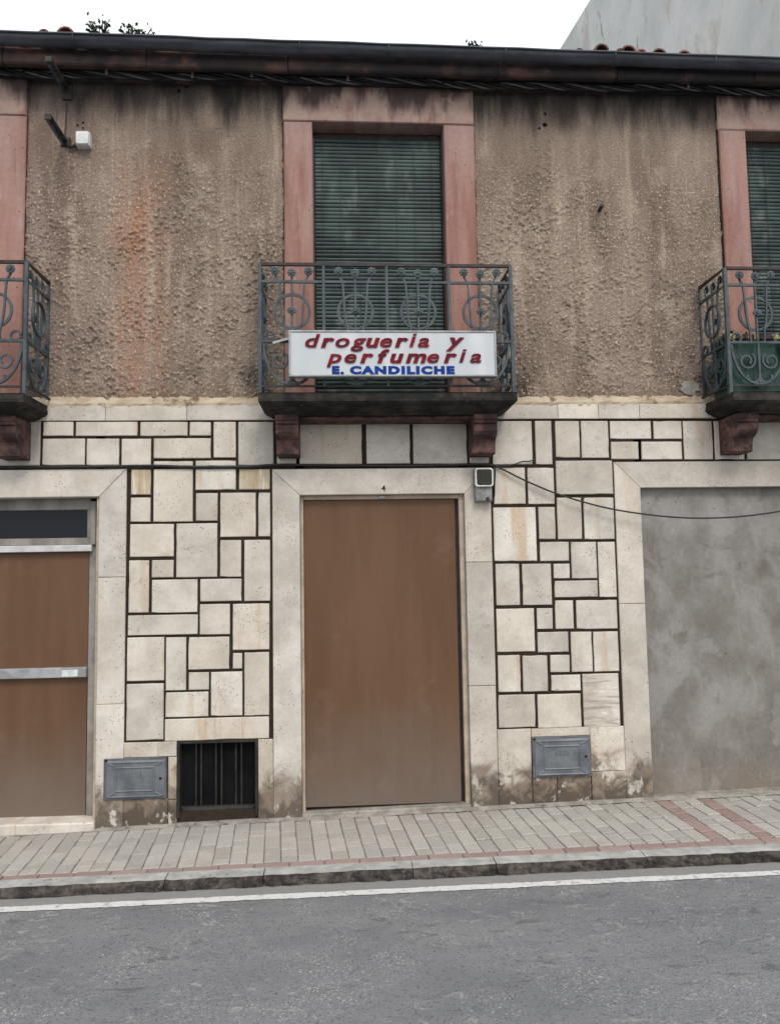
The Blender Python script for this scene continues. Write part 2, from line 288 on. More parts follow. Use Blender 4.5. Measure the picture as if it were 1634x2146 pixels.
# brown boards with a veil of street dust
n = NM('brown_board', 0.55, 0.3); c = n.mix(n.step(n.noise(1, 5, 0.6, n.vec((5, 3, 0.7), rnd=5)), 0.3, 0.7), (0.104, 0.053, 0.0255), (0.130, 0.070, 0.036))
du = n.math('ADD', n.math('MULTIPLY', n.math('SUBTRACT', 0.62, n.z), 0.95), n.math('MULTIPLY', n.noise(1, 6, 0.6, n.vec((2.4, 2, 1.6), rnd=5)), 0.75)); c = n.mix(n.mul(n.step(du, 0.15, 1.0), 0.75), c, (0.150, 0.122, 0.102))
c = n.mix(n.mul(n.step(n.noise(1, 6, 0.65, n.vec((3, 2, 3), rnd=3)), 0.58, 0.72), 0.3), c, (0.19, 0.125, 0.09)); c = n.mix(n.step(n.voro(9), 0.035, 0.015), c, (0.05, 0.035, 0.03))
n.bump(n.noise(18, 4), 0.06, 0.01); M['board'] = n.done(n.val(c, n.noise(120, 2), 0.95, 1.05))
# cement infill
n = NM('cement_infill', 0.95, 0.1); v = n.vec((1, 1, 1)); c = n.mix(n.step(n.noise(1, 6, 0.6, n.vec((2.4, 1, 1.7))), 0.34, 0.66), (0.165, 0.153, 0.136), (0.262, 0.248, 0.230))
c = n.mix(n.mul(n.step(n.noise(1, 7, 0.65, n.vec((2.6, 1, 3.2)), 0.7), 0.54, 0.68), 0.6), c, (0.125, 0.115, 0.098)); c = n.mix(n.mul(n.step(n.noise(1, 5, 0.6, n.vec((2.1, 1, 1.8)), 0.5), 0.55, 0.62), 0.35), c, (0.33, 0.32, 0.31)); tr = n.noise(1, 6, 0.7, n.vec((18, 1, 3.5)), 0.8); c = n.mix(n.mul(n.step(tr, 0.56, 0.70), 0.35), c, (0.34, 0.325, 0.30));
lo = n.math('ADD', n.noise(1, 5, 0.6, n.vec((2, 1, 2))), n.math('MULTIPLY', n.math('SUBTRACT', 0.55, n.z), 0.7)); c = n.mix(n.mul(n.step(lo, 0.55, 1.0), 0.7), c, (0.20, 0.155, 0.12))
c = n.mix(n.step(n.voro(7), 0.05, 0.03), c, (0.04, 0.035, 0.03)); c = n.val(c, n.noise(35, 5), 0.9, 1.1); n.bump(n.noise(6, 6, 0.55), 0.35, 0.03); M['cement'] = n.done(c)
# blind slats
n = NM('green_blind_wood', 0.5, 0.35); c = n.mix(n.step(n.noise(1, 6, 0.6, n.vec((3, 2, 3))), 0.42, 0.62), (0.012, 0.029, 0.027), (0.036, 0.066, 0.059)); c = n.mix(n.mul(n.step(n.noise(1, 6, 0.65, n.vec((5, 2, 2.4))), 0.54, 0.68), 0.7), c, (0.105, 0.135, 0.125)); c = n.val(c, n.math('ADD', n.mul(n.noise(60, 3), 0.65), n.mul(n.rnd, 0.35)), 0.8, 1.2); M['slat'] = n.done(c)
# ground
n = NM('asphalt', 0.9, 0.25); c = n.mix(n.step(n.noise(1, 6, 0.66, n.vec((0.8, 2.4, 1))), 0.3, 0.7), (0.142, 0.146, 0.154), (0.188, 0.191, 0.198))
sp = n.voro(150, None, 'F1', 'Color'); sx = n.t.nodes.new('ShaderNodeSeparateXYZ'); n.setin(sx.inputs[0], sp)
c = n.mix(n.mul(n.step(sx.outputs[0], 0.80, 0.98), n.step(n.noise(3.2, 6, 0.72), 0.44, 0.66)), c, (0.36, 0.36, 0.36)); c = n.mix(n.mul(n.step(sx.outputs[1], 0.84, 0.97), 0.6), c, (0.055, 0.055, 0.06))
cr = n.mul(n.step(n.noise(1, 8, 0.72, n.vec((5, 14, 1)), 0.6), 0.56, 0.61), n.step(n.noise(1.3, 4, 0.6), 0.36, 0.6)); c = n.mix(n.mul(cr, 0.5), c, (0.06, 0.06, 0.063))
lt = n.mul(n.step(n.noise(1, 8, 0.75, n.vec((11, 20, 1)), 0.9), 0.555, 0.62), n.step(n.noise(1.7, 4, 0.6), 0.38, 0.6)); c = n.mix(n.mul(lt, 0.42), c, (0.38, 0.38, 0.37))
edge = n.math('ADD', n.y, n.mul(n.noise(3, 4), 0.12)); c = n.mix(n.mul(n.step(edge, -1.10, -0.98), 0.75), c, (0.24, 0.235, 0.225))
n.bump(n.voro(130), 0.6, 0.005); n.bump(n.noise(9, 7, 0.7), 0.5, 0.02); M['asphalt'] = n.done(c)
n = NM('road_paint', 0.7, 0.3); c = n.mix(n.step(n.noise(22, 6, 0.7), 0.52, 0.66), (0.56, 0.56, 0.55), (0.32, 0.32, 0.315)); c = n.mix(n.step(n.noise(60, 4, 0.7), 0.62, 0.7), c, (0.12, 0.12, 0.12)); n.bump(n.voro(95), 0.5, 0.005); M['paint'] = n.done(c)
def paver_mat(name, c0, c1, dk):
    n = NM(name, 0.9, 0.2); c = n.mix(n.step(n.rnd, 0.0, 1.0), c0, c1); c = n.mix(n.mul(n.step(n.noise(3.2, 6, 0.65), 0.52, 0.7), 0.45), c, dk); c = n.mix(n.mul(n.step(n.noise(14, 5, 0.65), 0.56, 0.7), 0.35), c, tuple(q*1.25 for q in c1))
    c = n.mix(n.step(n.voro(11), 0.05, 0.03), c, (0.04, 0.035, 0.03)); n.bump(n.noise(90, 4, 0.6), 0.3, 0.004); return n.done(n.val(c, n.noise(70, 3), 0.88, 1.12))
M['paver'] = paver_mat('grey_concrete_paver', (0.305, 0.287, 0.263), (0.365, 0.345, 0.318), (0.245, 0.225, 0.200)); M['red_paver'] = paver_mat('red_concrete_paver', (0.24, 0.175, 0.158), (0.285, 0.215, 0.195), (0.27, 0.235, 0.215))
M['joint'] = simple('joint_sand', (0.13, 0.118, 0.102), (0.24, 0.222, 0.198), 25, 0.95, 0.1, 0, 0.3)
M['strip'] = simple('mortar_fillet', (0.20, 0.185, 0.165), (0.32, 0.295, 0.265), 9, 0.95, 0.1, 0, 0.6, None, ((0.08, 0.068, 0.055), 0.6))
n = NM('kerb_concrete', 0.9, 0.2); c = n.mix(n.step(n.noise(8, 6, 0.65), 0.38, 0.66), (0.28, 0.28, 0.268), (0.40, 0.40, 0.385)); c = n.mix(n.step(n.noise(20, 5, 0.7), 0.6, 0.7), c, (0.13, 0.115, 0.095)); n.bump(n.noise(40, 6, 0.65), 0.6, 0.01); M['kerb_top'] = n.done(c)
n = NM('kerb_rough_face', 0.95, 0.15); c = n.mix(n.step(n.noise(16, 6, 0.7), 0.4, 0.66), (0.040, 0.035, 0.032), (0.13, 0.112, 0.098)); c = n.mix(n.step(n.noise(34, 5, 0.7), 0.60, 0.7), c, (0.17, 0.15, 0.13)); n.bump(n.noise(30, 7, 0.7), 1.0, 0.03); M['kerb_face'] = n.done(c)
n = NM('earth', 0.95, 0.1); M['earth'] = n.done(n.mix(n.noise(0.6), (0.10, 0.09, 0.075), (0.16, 0.15, 0.12)))
# sign, neighbour, plants
n = NM('sign_white_plastic', 0.5, 0.2); c = n.mix(n.step(n.noise(1, 5, 0.6, n.vec((6, 2, 1.5))), 0.4, 0.7), (0.47, 0.50, 0.525), (0.56, 0.585, 0.60)); c = n.mix(n.mul(n.step(n.noise(1, 5, 0.6, n.vec((14, 2, 3))), 0.58, 0.75), 0.35), c, (0.42, 0.43, 0.44)); M['sign'] = n.done(c)
n = NM('faded_red_letter', 0.6, 0.12); M['letter'] = n.done(n.mix(n.step(n.noise(1, 4, 0.6, n.vec((8, 2, 14))), 0.4, 0.65), (0.10, 0.006, 0.013), (0.19, 0.008, 0.017)))
n = NM('blue_lettering', 0.6, 0.12); M['blue'] = n.done(n.mix(n.step(n.noise(12, 4), 0.4, 0.65), (0.004, 0.030, 0.19), (0.006, 0.045, 0.25)))
n = NM('stained_white_render', 0.9, 0.2); c = n.mix(n.step(n.noise(0.7, 5, 0.6), 0.35, 0.65), (0.45, 0.49, 0.48), (0.57, 0.60, 0.59)); dv = n.vec((1.2, 1.2, 0.5)); c = n.mix(n.mul(n.step(n.noise(1.3, 7, 0.68, dv, 0.5), 0.54, 0.66), 0.75), c, (0.40, 0.39, 0.35)); c = n.mix(n.mul(n.step(n.noise(3.2, 6, 0.7, dv, 0.4), 0.6, 0.68), 0.8), c, (0.22, 0.21, 0.19)); n.bump(n.noise(8, 5), 0.3, 0.02); M['neigh'] = n.done(c)
n = NM('clay_tile', 0.9, 0.2); M['tile'] = n.done(n.mix(n.step(n.noise(5, 5, 0.65), 0.4, 0.65), (0.085, 0.055, 0.048), (0.28, 0.10, 0.08)))
n = NM('plant_leaf', 0.6, 0.3); M['leaf'] = n.done(n.mix(n.rnd, (0.030, 0.045, 0.022), (0.055, 0.075, 0.035)))
n = NM('dry_stem', 0.8, 0.2); M['stem'] = n.done(n.mix(n.noise(30), (0.06, 0.05, 0.035), (0.09, 0.075, 0.05)))
n = NM('dark_green_tub', 0.4, 0.4); M['tub'] = n.done(n.mix(n.step(n.noise(1, 4, 0.6, n.vec((9, 3, 2))), 0.4, 0.7), (0.008, 0.032, 0.024), (0.02, 0.075, 0.055)))
n = NM('tub_band', 0.6, 0.3); M['band'] = n.done(n.mix(n.step(n.noise(1, 2, 0.5, n.vec((22, 1, 3))), 0.48, 0.52), (0.045, 0.03, 0.025), (0.42, 0.33, 0.10)))

# ================================================================== THE SETTING
XL, XR = -5.2, 4.18
YS = -0.030                       # face of the stone cladding
m = MB(); m.add([(-200, -200, -0.7), (200, -200, -0.7), (200, 200, -0.7), (-200, 200, -0.7)], [(0, 1, 2, 3)]); tag(m.build('ground', M['earth']), kind='structure')
YK = GY(1817)                        # kerb face
m = MB(); xs = np.linspace(-30, 30, 61); ys = [-30, -12, -6, -3.5, -2.5, -1.8, -1.3, YK+0.05]
vs = [(x, y, rz(x)) for y in ys for x in xs]; nx = len(xs)
m.add(vs, [(j*nx+i, j*nx+i+1, (j+1)*nx+i+1, (j+1)*nx+i) for j in range(len(ys)-1) for i in range(nx-1)])
tag(m.build('road', M['asphalt']), kind='structure')
m = MB(); N = 700; xs = np.linspace(-9, 9, N); top = []; bot = []
wob = np.convolve(rng.normal(0, 1, N+8), np.ones(5)/5, 'same')
for i, x in enumerate(xs):
    yc = -1.105-0.002*x
    top.append((x, yc+0.028+0.004*wob[i]+random.uniform(-.003, .003), rz(x)+0.004)); bot.append((x, yc-0.032+0.004*wob[i+6]+random.uniform(-.003, .003), rz(x)+0.004))
m.add(bot+top, [(i, i+1, N+i+1, N+i) for i in range(N-1)]); tag(m.build('edge_line', M['paint']), kind='structure')

# pavement: bedding sheet, pavers, kerb stones
m = MB(); xs = np.linspace(-8, 8, 65); nx = len(xs)
vs = [(x, y, gz(x, y)-0.008) for y in (YK+0.10, -0.02+0.3) for x in xs]
m.add(vs, [(i, i+1, nx+i+1, nx+i) for i in range(nx-1)]); pav = m.build('pavement', M['joint'], origin=(0, -0.5, 0)); tag(pav, kind='structure')
def paver_mesh(lx, ly, h=0.05, b=0.004):
    me = bpy.data.meshes.new('paver'); X, Y = lx/2, ly/2
    vs = [(sx*(X-b), sy*(Y-b), 0) for sx, sy in ((-1,-1),(1,-1),(1,1),(-1,1))]+[(sx*X, sy*Y, -b*0.8) for sx, sy in ((-1,-1),(1,-1),(1,1),(-1,1))]+[(sx*X, sy*Y, -h) for sx, sy in ((-1,-1),(1,-1),(1,1),(-1,1))]
    fs = [(0,1,2,3)]+[(i, i+4, (i+1)%4+4, (i+1)%4) for i in range(4)]+[(i+4, i+8, (i+1)%4+8, (i+1)%4+4) for i in range(4)]
    me.from_pydata(vs, [], fs); return me
PM = {}; YW0 = -0.085; FAR = MB()
def paver(x0, x1, y0, y1, mat, key, sk=0.0, th=0.0):
    lx, ly = x1-x0, y1-y0; k = (key, round(lx, 3), round(ly, 3))
    if k not in PM: PM[k] = paver_mesh(lx, ly); PM[k].materials.append(mat)
    y = (y0+y1)/2; x = (x0+x1)/2+(y-YW0)*sk
    if not -2.4 < x < 3.0:                                # beyond the frame edges: one joined field
        c_, s_ = math.cos(th), math.sin(th); z_ = gz(x, y)+random.uniform(-.002, .002)
        FAR.add([(x+v.co.x*c_-v.co.y*s_, y+v.co.x*s_+v.co.y*c_, z_+v.co.z) for v in PM[k].vertices], [tuple(p.vertices) for p in PM[k].polygons], 1 if key == 'r' else 0); return
    o = link('paver', PM[k], pav, (x, y, gz(x, y)+random.uniform(-0.0022, 0.0022)))
    o.rotation_euler = (random.gauss(0, .010)+0.012, random.gauss(0, .010)-0.01, th+random.gauss(0, .006))
YW, YR = -0.085, GY(1789)
dv = ray(578, 1195); SK = dv.x/dv.y; TH = -math.atan(SK)
xr1 = P(1376, 1681).x; xbase = xr1-0.05-0.1*50; x = xbase-2.0; k = -20
while x < 5.2:
    y = YW; cut = [0.2, 0.1, 0.15, 0.06][k % 4 if random.random() < .75 else random.randrange(4)]
    mt, key = (M['red_paver'], 'r') if k in (50, 53) else (M['paver'], 'g')
    while y > YR+0.02:
        y2 = max(YR, y-cut)
        if y2-YR < 0.03: y2 = YR
        gp = random.uniform(0.003, 0.008); paver(x, x+0.1-gp, y2+0.003, y-0.003, mt, key, SK, TH); y = y2; cut = 0.2 if random.random() < .62 else 0.1
    x += 0.1; k += 1
x = -4.6
while x < 5.2:
    paver(x, x+0.197, YK+0.122, YR-0.005, M['red_paver'], 'r'); x += 0.203
FAR.build('paver_field', [M['paver'], M['red_paver']], pav)['kind'] = 'stuff'
m = MB(); xs = np.linspace(-8, 8, 120)                     # mortar fillet against the wall foot
vs = []; nx = len(xs)
for x in xs: vs += [(x, YW+random.uniform(-.012, .006), gz(x, YW)+0.0005), (x, YS-0.012, gz(x, 0)+0.006+random.uniform(0, .006)), (x, YS+0.06, gz(x, 0)+0.01)]
m.add(vs, [(3*i, 3*i+3, 3*i+4, 3*i+1) for i in range(nx-1)]+[(3*i+1, 3*i+4, 3*i+5, 3*i+2) for i in range(nx-1)]); m.build('mortar_fillet', M['strip'], pav)
jx = [-8, -4.0, -3.0, -2.05, -1.02]+[P(q, 1820, -.95).x for q in (552, 865, 1040, 1355)]+[2.65, 3.65, 4.65, 8]
for a, b in zip(jx[:-1], jx[1:]):
    m = MB(); nseg = max(4, int((b-a)/0.045)); a2, b2 = a+random.uniform(.001, .004), b-random.uniform(.001, .004)
    rows = []
    for i in range(nseg+1):
        x = a2+(b2-a2)*i/nseg; e = 0.008 if i in (0, nseg) else 0
        f = lambda s: random.uniform(-s, s)
        zt = gz(x, YK)+0.003
        rows.append([(x, YK+0.117, zt-0.05), (x, YK+0.117, zt), (x, YK+0.05, zt+f(.001)-e*.2), (x, YK+0.014+f(.005)+e, zt-.002+f(.002)-e*.3), (x, YK+f(.008)+e, zt-0.02+f(.005)), (x, YK-.006+f(.009)+e, zt-0.045+f(.006)), (x, YK-.008+f(.006), rz(x)-0.02)])
    n7 = 7; vs = [v for r in rows for v in r]
    for i in range(nseg):
        for j in range(n7-1):
            m.add([rows[i][j], rows[i+1][j], rows[i+1][j+1], rows[i][j+1]], [(0, 3, 2, 1)], 0 if j < 3 else 1)
    m.add(rows[0], [tuple(range(n7))], 1); m.add(rows[-1], [tuple(reversed(range(n7)))], 1)
    m.build('kerb_stone', [M['kerb_top'], M['kerb_face']], pav)

m = MB()
for k in range(420):
    if k < 300: x = random.uniform(-4, 4); y = YK-.012-abs(random.gauss(0, .05)); z = rz(x)
    else: x = random.uniform(-3, 4); y = random.uniform(YR, YW); z = gz(x, y)
    q = random.uniform(.0015, .0048); a = random.uniform(0, 6.28); ca, sa = math.cos(a)*q, math.sin(a)*q
    m.add([(x+ca, y+sa, z), (x-sa, y+ca*.7, z), (x-ca, y-sa, z), (x+sa, y-ca*.7, z), (x, y, z+q*.9)], [(0, 1, 4), (1, 2, 4), (2, 3, 4), (3, 0, 4)])
tag(m.build('grit', M['joint']), 'loose grit lying along the kerb foot and on the pavement', 'grit', kind='stuff')

# ================================================================== THE HOUSE
house = empty('terraced_house', (0.3, 0, 0))
tag(house, 'old two storey terraced house with stone ground floor and stained tan upper wall', 'house')
def rc(px0, py0, px1, py1, y=YS):        # a true rectangle on the facade from its outline in the picture
    xm, ym = (px0+px1)/2, (py0+py1)/2
    return P(px0, ym, y).x, P(px1, ym, y).x, P(xm, py1, y).z, P(xm, py0, y).z

# rendered wall: displaced relief, openings left free
ZT = ZE+0.12
wz0, wz1 = ZB-0.02, ZT
step_ = 0.0065
gx = np.arange(-3.75, 4.05, step_); gzv = np.arange(wz0, wz1, step_)
def blur(a, s):
    k = np.exp(-0.5*(np.arange(-3*s, 3*s+1)/s)**2) if s >= 1 else np.array([.25, .5, .25]); k /= k.sum()
    a = np.apply_along_axis(lambda r: np.convolve(r, k, 'same'), 0, a); return np.apply_along_axis(lambda r: np.convolve(r, k, 'same'), 1, a)
def nz(s): a = blur(rng.normal(0, 1, (len(gzv), len(gx))), s); return a/a.std()
h = np.clip(nz(1)+0.1, 0, 2.2)*0.0058*np.clip(0.95+0.3*nz(9), .5, 1.5)+np.clip(nz(2)-0.1, 0, 2)*0.0008+nz(20)*0.0006
Zg = np.repeat(gzv[:, None], len(gx), 1); Xg = np.repeat(gx[None, :], len(gzv), 0)
amp = 0.22+0.78*np.clip((ZE-0.55-Zg)/0.7+0.18*nz(22), 0, 1); amp *= np.where(Xg > 0.5, 1-0.3*np.clip((Xg-1.4)/1.2, 0, 1), 1)
# windows of the upper floor (openings between the red jambs)
def win(pxl0, pxl1, pxr0, pxr1, ytop, ytop2):
    return dict(xo0=P(pxl0, 400).x, xi0=P(pxl1, 400, -.03).x, xi1=P(pxr0, 400, -.03).x, xo1=P(pxr1, 400).x)
W1 = dict(xo0=P(595, 400).x, xi0=P(655, 400, -.03).x, xi1=P(932, 400, -.03).x, xo1=P(994, 400).x)
ww = W1['xo1']-W1['xo0']; xr0 = P(1507, 400).x; xl1 = P(56, 400).x
def shift(Wd, dx): return {k: v+dx for k, v in Wd.items()}
W2 = shift(W1, xr0-W1['xo0']); W0 = shift(W1, xl1-W1['xo1'])
ZL, ZLT = P(795, 257, -.03).z, ZE-0.006     # lintel underside and top
ok = np.ones((len(gzv)-1, len(gx)-1), bool)
for Wd in (W0, W1, W2):
    xc = (gx[:-1]+gx[1:])/2; zc = (gzv[:-1]+gzv[1:])/2
    ok &= ~((xc[None, :] > Wd['xo0']+0.02) & (xc[None, :] < Wd['xo1']-0.02) & (zc[:, None] < ZLT-0.02))
Yg = -(h*amp)
me = bpy.data.meshes.new('wall'); nxg = len(gx)
co = np.stack([Xg-0.3, Yg, Zg], -1).reshape(-1, 3)
jj, ii = np.nonzero(ok); base = jj*nxg+ii
quads = np.stack([base, base+1, base+1+nxg, base+nxg], -1)
used = np.unique(quads); remap = np.full(len(co), -1); remap[used] = np.arange(len(used)); co = co[used]; quads = remap[quads]
me.vertices.add(len(co)); me.vertices.foreach_set('co', co.ravel())
me.loops.add(quads.size); me.loops.foreach_set('vertex_index', quads.ravel().astype(np.int32))
me.polygons.add(len(quads)); me.polygons.foreach_set('loop_start', np.arange(0, quads.size, 4, dtype=np.int32))
me.polygons.foreach_set('loop_total', np.full(len(quads), 4, dtype=np.int32)); me.polygons.foreach_set('use_smooth', np.ones(len(quads), bool))
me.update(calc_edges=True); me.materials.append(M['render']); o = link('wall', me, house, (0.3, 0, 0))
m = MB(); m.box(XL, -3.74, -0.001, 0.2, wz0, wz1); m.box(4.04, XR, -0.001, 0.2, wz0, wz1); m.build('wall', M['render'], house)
# masonry core behind everything (solid returns at both ends, back wall)
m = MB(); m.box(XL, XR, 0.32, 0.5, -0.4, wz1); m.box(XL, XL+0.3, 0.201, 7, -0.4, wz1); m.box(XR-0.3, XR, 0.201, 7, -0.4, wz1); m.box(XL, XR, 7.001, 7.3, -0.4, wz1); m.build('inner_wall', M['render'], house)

# window surrounds, blinds
for wi, Wd in enumerate((W1, W2, W0)):
    zb = ZB+0.02
    s = empty('window', ((Wd['xo0']+Wd['xo1'])/2, 0, zb), house)
    for a, b in ((Wd['xo0'], Wd['xi0']), (Wd['xi1'], Wd['xo1'])):
        m = MB(); m.bbox(a, b, -0.03, 0.24, zb, ZL-0.002, 0.008, 0.003); m.build('jamb', M['red'], s)
    m = MB(); xa, xb = Wd['xo0']-.004, Wd['xo1']+.002; m.bbox(xa, xb, -0.034, 0.24, ZL, ZLT, 0.008, 0.003); m.build('lintel', M['red'], s)
    m = MB(); m.bbox(Wd['xo0'], Wd['xo1'], -0.02, 0.24, zb-0.09, zb-0.002, 0.006); m.build('sill', M['red'], s)
    m = MB(); m.box(Wd['xi0'], Wd['xi1'], 0.19, 0.235, zb, ZL); m.build('pane', M['glass'], s)  # dark sheet added behind the slats to keep their gaps dark
    m = MB(); 
    m.box(Wd['xi0'], Wd['xi0']+0.012, 0.05, 0.19, zb, ZL-0.06); m.box(Wd['xi1']-0.012, Wd['xi1'], 0.05, 0.19, zb, ZL-0.06); m.build('guide', M['iron_top'], s)
    bl = empty('roller_blind', ((Wd['xi0']+Wd['xi1'])/2, 0.1, zb), house)
    m = MB(); m.bbox(Wd['xi0']+.004, Wd['xi1']-.004, 0.10, 0.185, ZL-0.07, ZL-0.006, 0.01); m.build('blind_top', M['iron_top'], bl)  # plain dark bar across the head of the opening
    z = zb+0.02; k = 0; pitch = 0.0295; sm = {}
    x0, x1 = Wd['xi0']+0.016, Wd['xi1']-0.016
    for var in range(4):
        mm = MB(); xs = np.linspace(x0, x1, 7); pts = []
        prof = [(-.006, -.0115), (-.0085, -.004), (-.0085, .004), (-.006, .0115), (.003, .0115), (.003, -.0115)]
        bow = [random.uniform(-.0016, .0016) for _ in xs]
        vs = [(x, p[0]+bw*.8, p[1]+bw) for x, bw in zip(xs, bow) for p in prof]; n6 = 6
        fs = [(i*n6+j, i*n6+(j+1) % n6, (i+1)*n6+(j+1) % n6, (i+1)*n6+j) for i in range(6) for j in range(n6)]
        mm.add([(a-(x0+x1)/2, b, c) for a, b, c in vs], fs); q = bpy.data.meshes.new('slat'); q.from_pydata(mm.v, [], mm.f); q.materials.append(M['slat']); sm[var] = q
    while z < ZL-0.055:
        zt = (z-zb)/(ZL-zb); yy = 0.085+0.012*math.sin(3*zt)
        o = link('slat', sm[k % 4 if random.random() < .7 else random.randrange(4)], bl, ((x0+x1)/2, yy+random.uniform(-.001, .001), z+random.uniform(-.001, .001)))
        o.rotation_euler = (random.gauss(0.10, .05), random.gauss(0, .0012), 0)
        z += pitch; k += 1
    for q in (0.06, 0.2, 0.345, 0.5, 0.645, 0.79, 0.93):
        xq = x0+(x1-x0)*q; m = MB(); m.tube([(xq, 0.070, zb+.02), (xq+.002, 0.081, (zb+ZL)/2), (xq, 0.070, ZL-0.08)], 0.0022, 4); m.build('cord', M['iron_top'], bl)

# eaves: cornice blocks, gutter, roof
def zline(pl, pr, y):                     # height along x of a nearly level line given at the two picture edges
    a, b = P(50, pl, y), P(1585, pr, y); s = (b.z-a.z)/(b.x-a.x); return lambda x: a.z+(x-a.x)*s
zc1 = P(800, 151, -.20).z; zc0 = zc1+0.12; zW = ZE
xj = [XL, -4.0, P(318, 150).x, P(608, 150).x, P(1030, 150).x, P(1235, 150).x, P(1420, 150).x, 3.4, XR]
xj = [XL, -3.6, -2.35, -1.36, P(608, 150).x, P(1030, 150).x, 2.05, 3.1, XR]
for a, b in zip(xj[:-1], xj[1:]):
    m = MB(); dz = random.uniform(-.006, .006); dy = random.uniform(-.006, .006)
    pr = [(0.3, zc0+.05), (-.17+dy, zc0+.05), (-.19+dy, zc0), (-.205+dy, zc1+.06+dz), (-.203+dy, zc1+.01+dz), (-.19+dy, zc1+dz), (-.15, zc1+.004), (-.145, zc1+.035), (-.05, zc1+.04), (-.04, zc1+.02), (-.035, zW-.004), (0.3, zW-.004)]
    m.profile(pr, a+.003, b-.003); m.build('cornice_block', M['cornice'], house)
gt, gb = P(50, 62, -.33), P(1585, 115, -.33)
def zgut(x): return gt.z+(x-gt.x)*(gb.z-gt.z)/(gb.x-gt.x)
m = MB(); xs = np.linspace(XL-.05, XR, 40); ring = []
for x in xs:
    zt = zgut(x)+random.uniform(-.003, .003); yc = -.262; r = 0.052; row = []
    for k in range(11):
        an = math.pi+math.pi*k/10; row.append((x, yc+r*math.cos(an), zt-.006+1.0*r*math.sin(an)))
    row += [(x, yc+r, zt), (x, yc+r-.006, zt)]+[(x, yc+(r-.006)*math.cos(math.pi+math.pi*k/6), zt-.006+1.15*r*math.sin(math.pi+math.pi*k/6)) for k in range(6, -1, -1)]+[(x, yc-r-.006, zt+.002), (x, yc-r-.010, zt-.006), (x, yc-r-.006, zt-.013)]
    ring.append(row)
nr = len(ring[0]); vs = [v for r_ in ring for v in r_]
m.add(vs, [(i*nr+j, (i+1)*nr+j, (i+1)*nr+(j+1) % nr, i*nr+(j+1) % nr) for i in range(len(xs)-1) for j in range(nr)])
gut = m.build('gutter', M['gutter'], house, True)
for px in (150, 628, 815, 1060, 1290, 1500):
    x = P(px, 100, -.33).x; zt = zgut(x); m = MB(); r = .055
    m.tube([(x, -.262+r*math.cos(math.pi+math.pi*k/10), zt-.006+1.02*r*math.sin(math.pi+math.pi*k/10)) for k in range(0, 11)], 0.006, 5); m.build('gutter_strap', M['gutter'], gut)
# low pitched tile roof
pitch_ = math.tan(rad(17)); m = MB(); xs = np.arange(XL, XR, 0.028); ysr = [-.2, -.1, .2, .6, 1.2, 2.2, 3.5]
vs = [(x, y, zgut(x)-0.012+(y+.2)*pitch_+0.03*abs(math.sin(math.pi*x/.22))) for y in ysr for x in xs]; nx = len(xs)
m.add(vs, [(j*nx+i, j*nx+i+1, (j+1)*nx+i+1, (j+1)*nx+i) for j in range(len(ysr)-1) for i in range(nx-1)])
vs2 = [(x, 7-y, zgut(x)-0.012+(y+.2)*pitch_) for y in ysr for x in (XL, XR)]; m.add(vs2, [(2*i, 2*i+2, 2*i+3, 2*i+1) for i in range(6)])
roof = m.build('roof', M['tile'], house)
for px, hh, rr, tl in ((1262, .068, .055, .25), (1300, .050, .03, -.5), (1318, .062, .06, .2), (1345, .045, .04, .5), (1382, .045, .06, 0), (1435, .04, .055, 0), (1215, .04, .03, .4), (135, .055, .06, .1), (90, .04, .04, 0.2)):
    x = P(px, 100, -.28).x; zt = zgut(x)+hh-.002; vs = []
    for yy in (-.27, -.02):
        for r2 in (rr, rr-.012):
            for k in range(7):
                an = math.pi*k/6; u, v = r2*math.cos(an), r2*1.0*math.sin(an); vs.append((x+u*math.cos(tl)-v*math.sin(tl), yy, zt-rr*.5+u*math.sin(tl)+v*math.cos(tl)+(yy+.27)*.3))
    fs = [(k, k+1, 14+k+1, 14+k) for k in range(6)]+[(7+k, 21+k, 21+k+1, 7+k+1) for k in range(6)]+[(k, 7+k, 7+k+1, k+1) for k in range(6)]
    m = MB(); m.add(vs, fs); m.build('tile', M['tile'], roof)

# ------------------------------------------------------------------ ground floor stones
mortar_y = YS+0.011
def fac(px, py): p = P(px, py, YS); return (p.x, p.z)
# door openings (inner edges of the surrounds)
DL = dict(i1=P(205, 1300, YS).x, o1=P(262.5, 1300, YS).x); DL['i0'] = DL['i1']-1.13; DL['o0'] = DL['i0']-.215
DM = dict(o0=P(572, 1300, YS).x, i0=P(630, 1300, YS).x, i1=P(979, 1300, YS).x, o1=P(1034.5, 1300, YS).x)
DR = dict(o0=P(1298, 1300, YS).x, i0=P(1352, 1300, YS).x); DR['i1'] = DR['i0']+1.16; DR['o1'] = DR['i1']+.2
ZD = {'L': (P(120, 1042, YS).z, P(120, 984, YS).z), 'M': (P(800, 1036, YS).z, P(800, 982, YS).z), 'R': (P(1480, 1021, YS).z, P(1480, 967, YS).z)}
m = MB(); zlo = -.35; ybk = 0.25
zt_ = ZB-.03
for a, b in ((XL, DL['i0']), (DL['i1'], DM['i0']), (DM['i1'], DR['i0']), (DR['i1'], XR)):
    if a == DL['i1']:                                     # leave the cellar opening free
        gx0, gx1, gz0, gz1 = rc(374, 1556, 537, 1700)
        m.box(a+.03, gx0, mortar_y, ybk, zlo, zt_); m.box(gx1, b-.03, mortar_y, ybk, zlo, zt_); m.box(gx0, gx1, mortar_y, ybk, gz1, zt_); m.box(gx0, gx1, mortar_y, ybk, zlo, gz0)
    else: m.box(a+(.03 if a != XL else 0), b-(.03 if b != XR else 0), mortar_y, ybk, zlo, zt_)
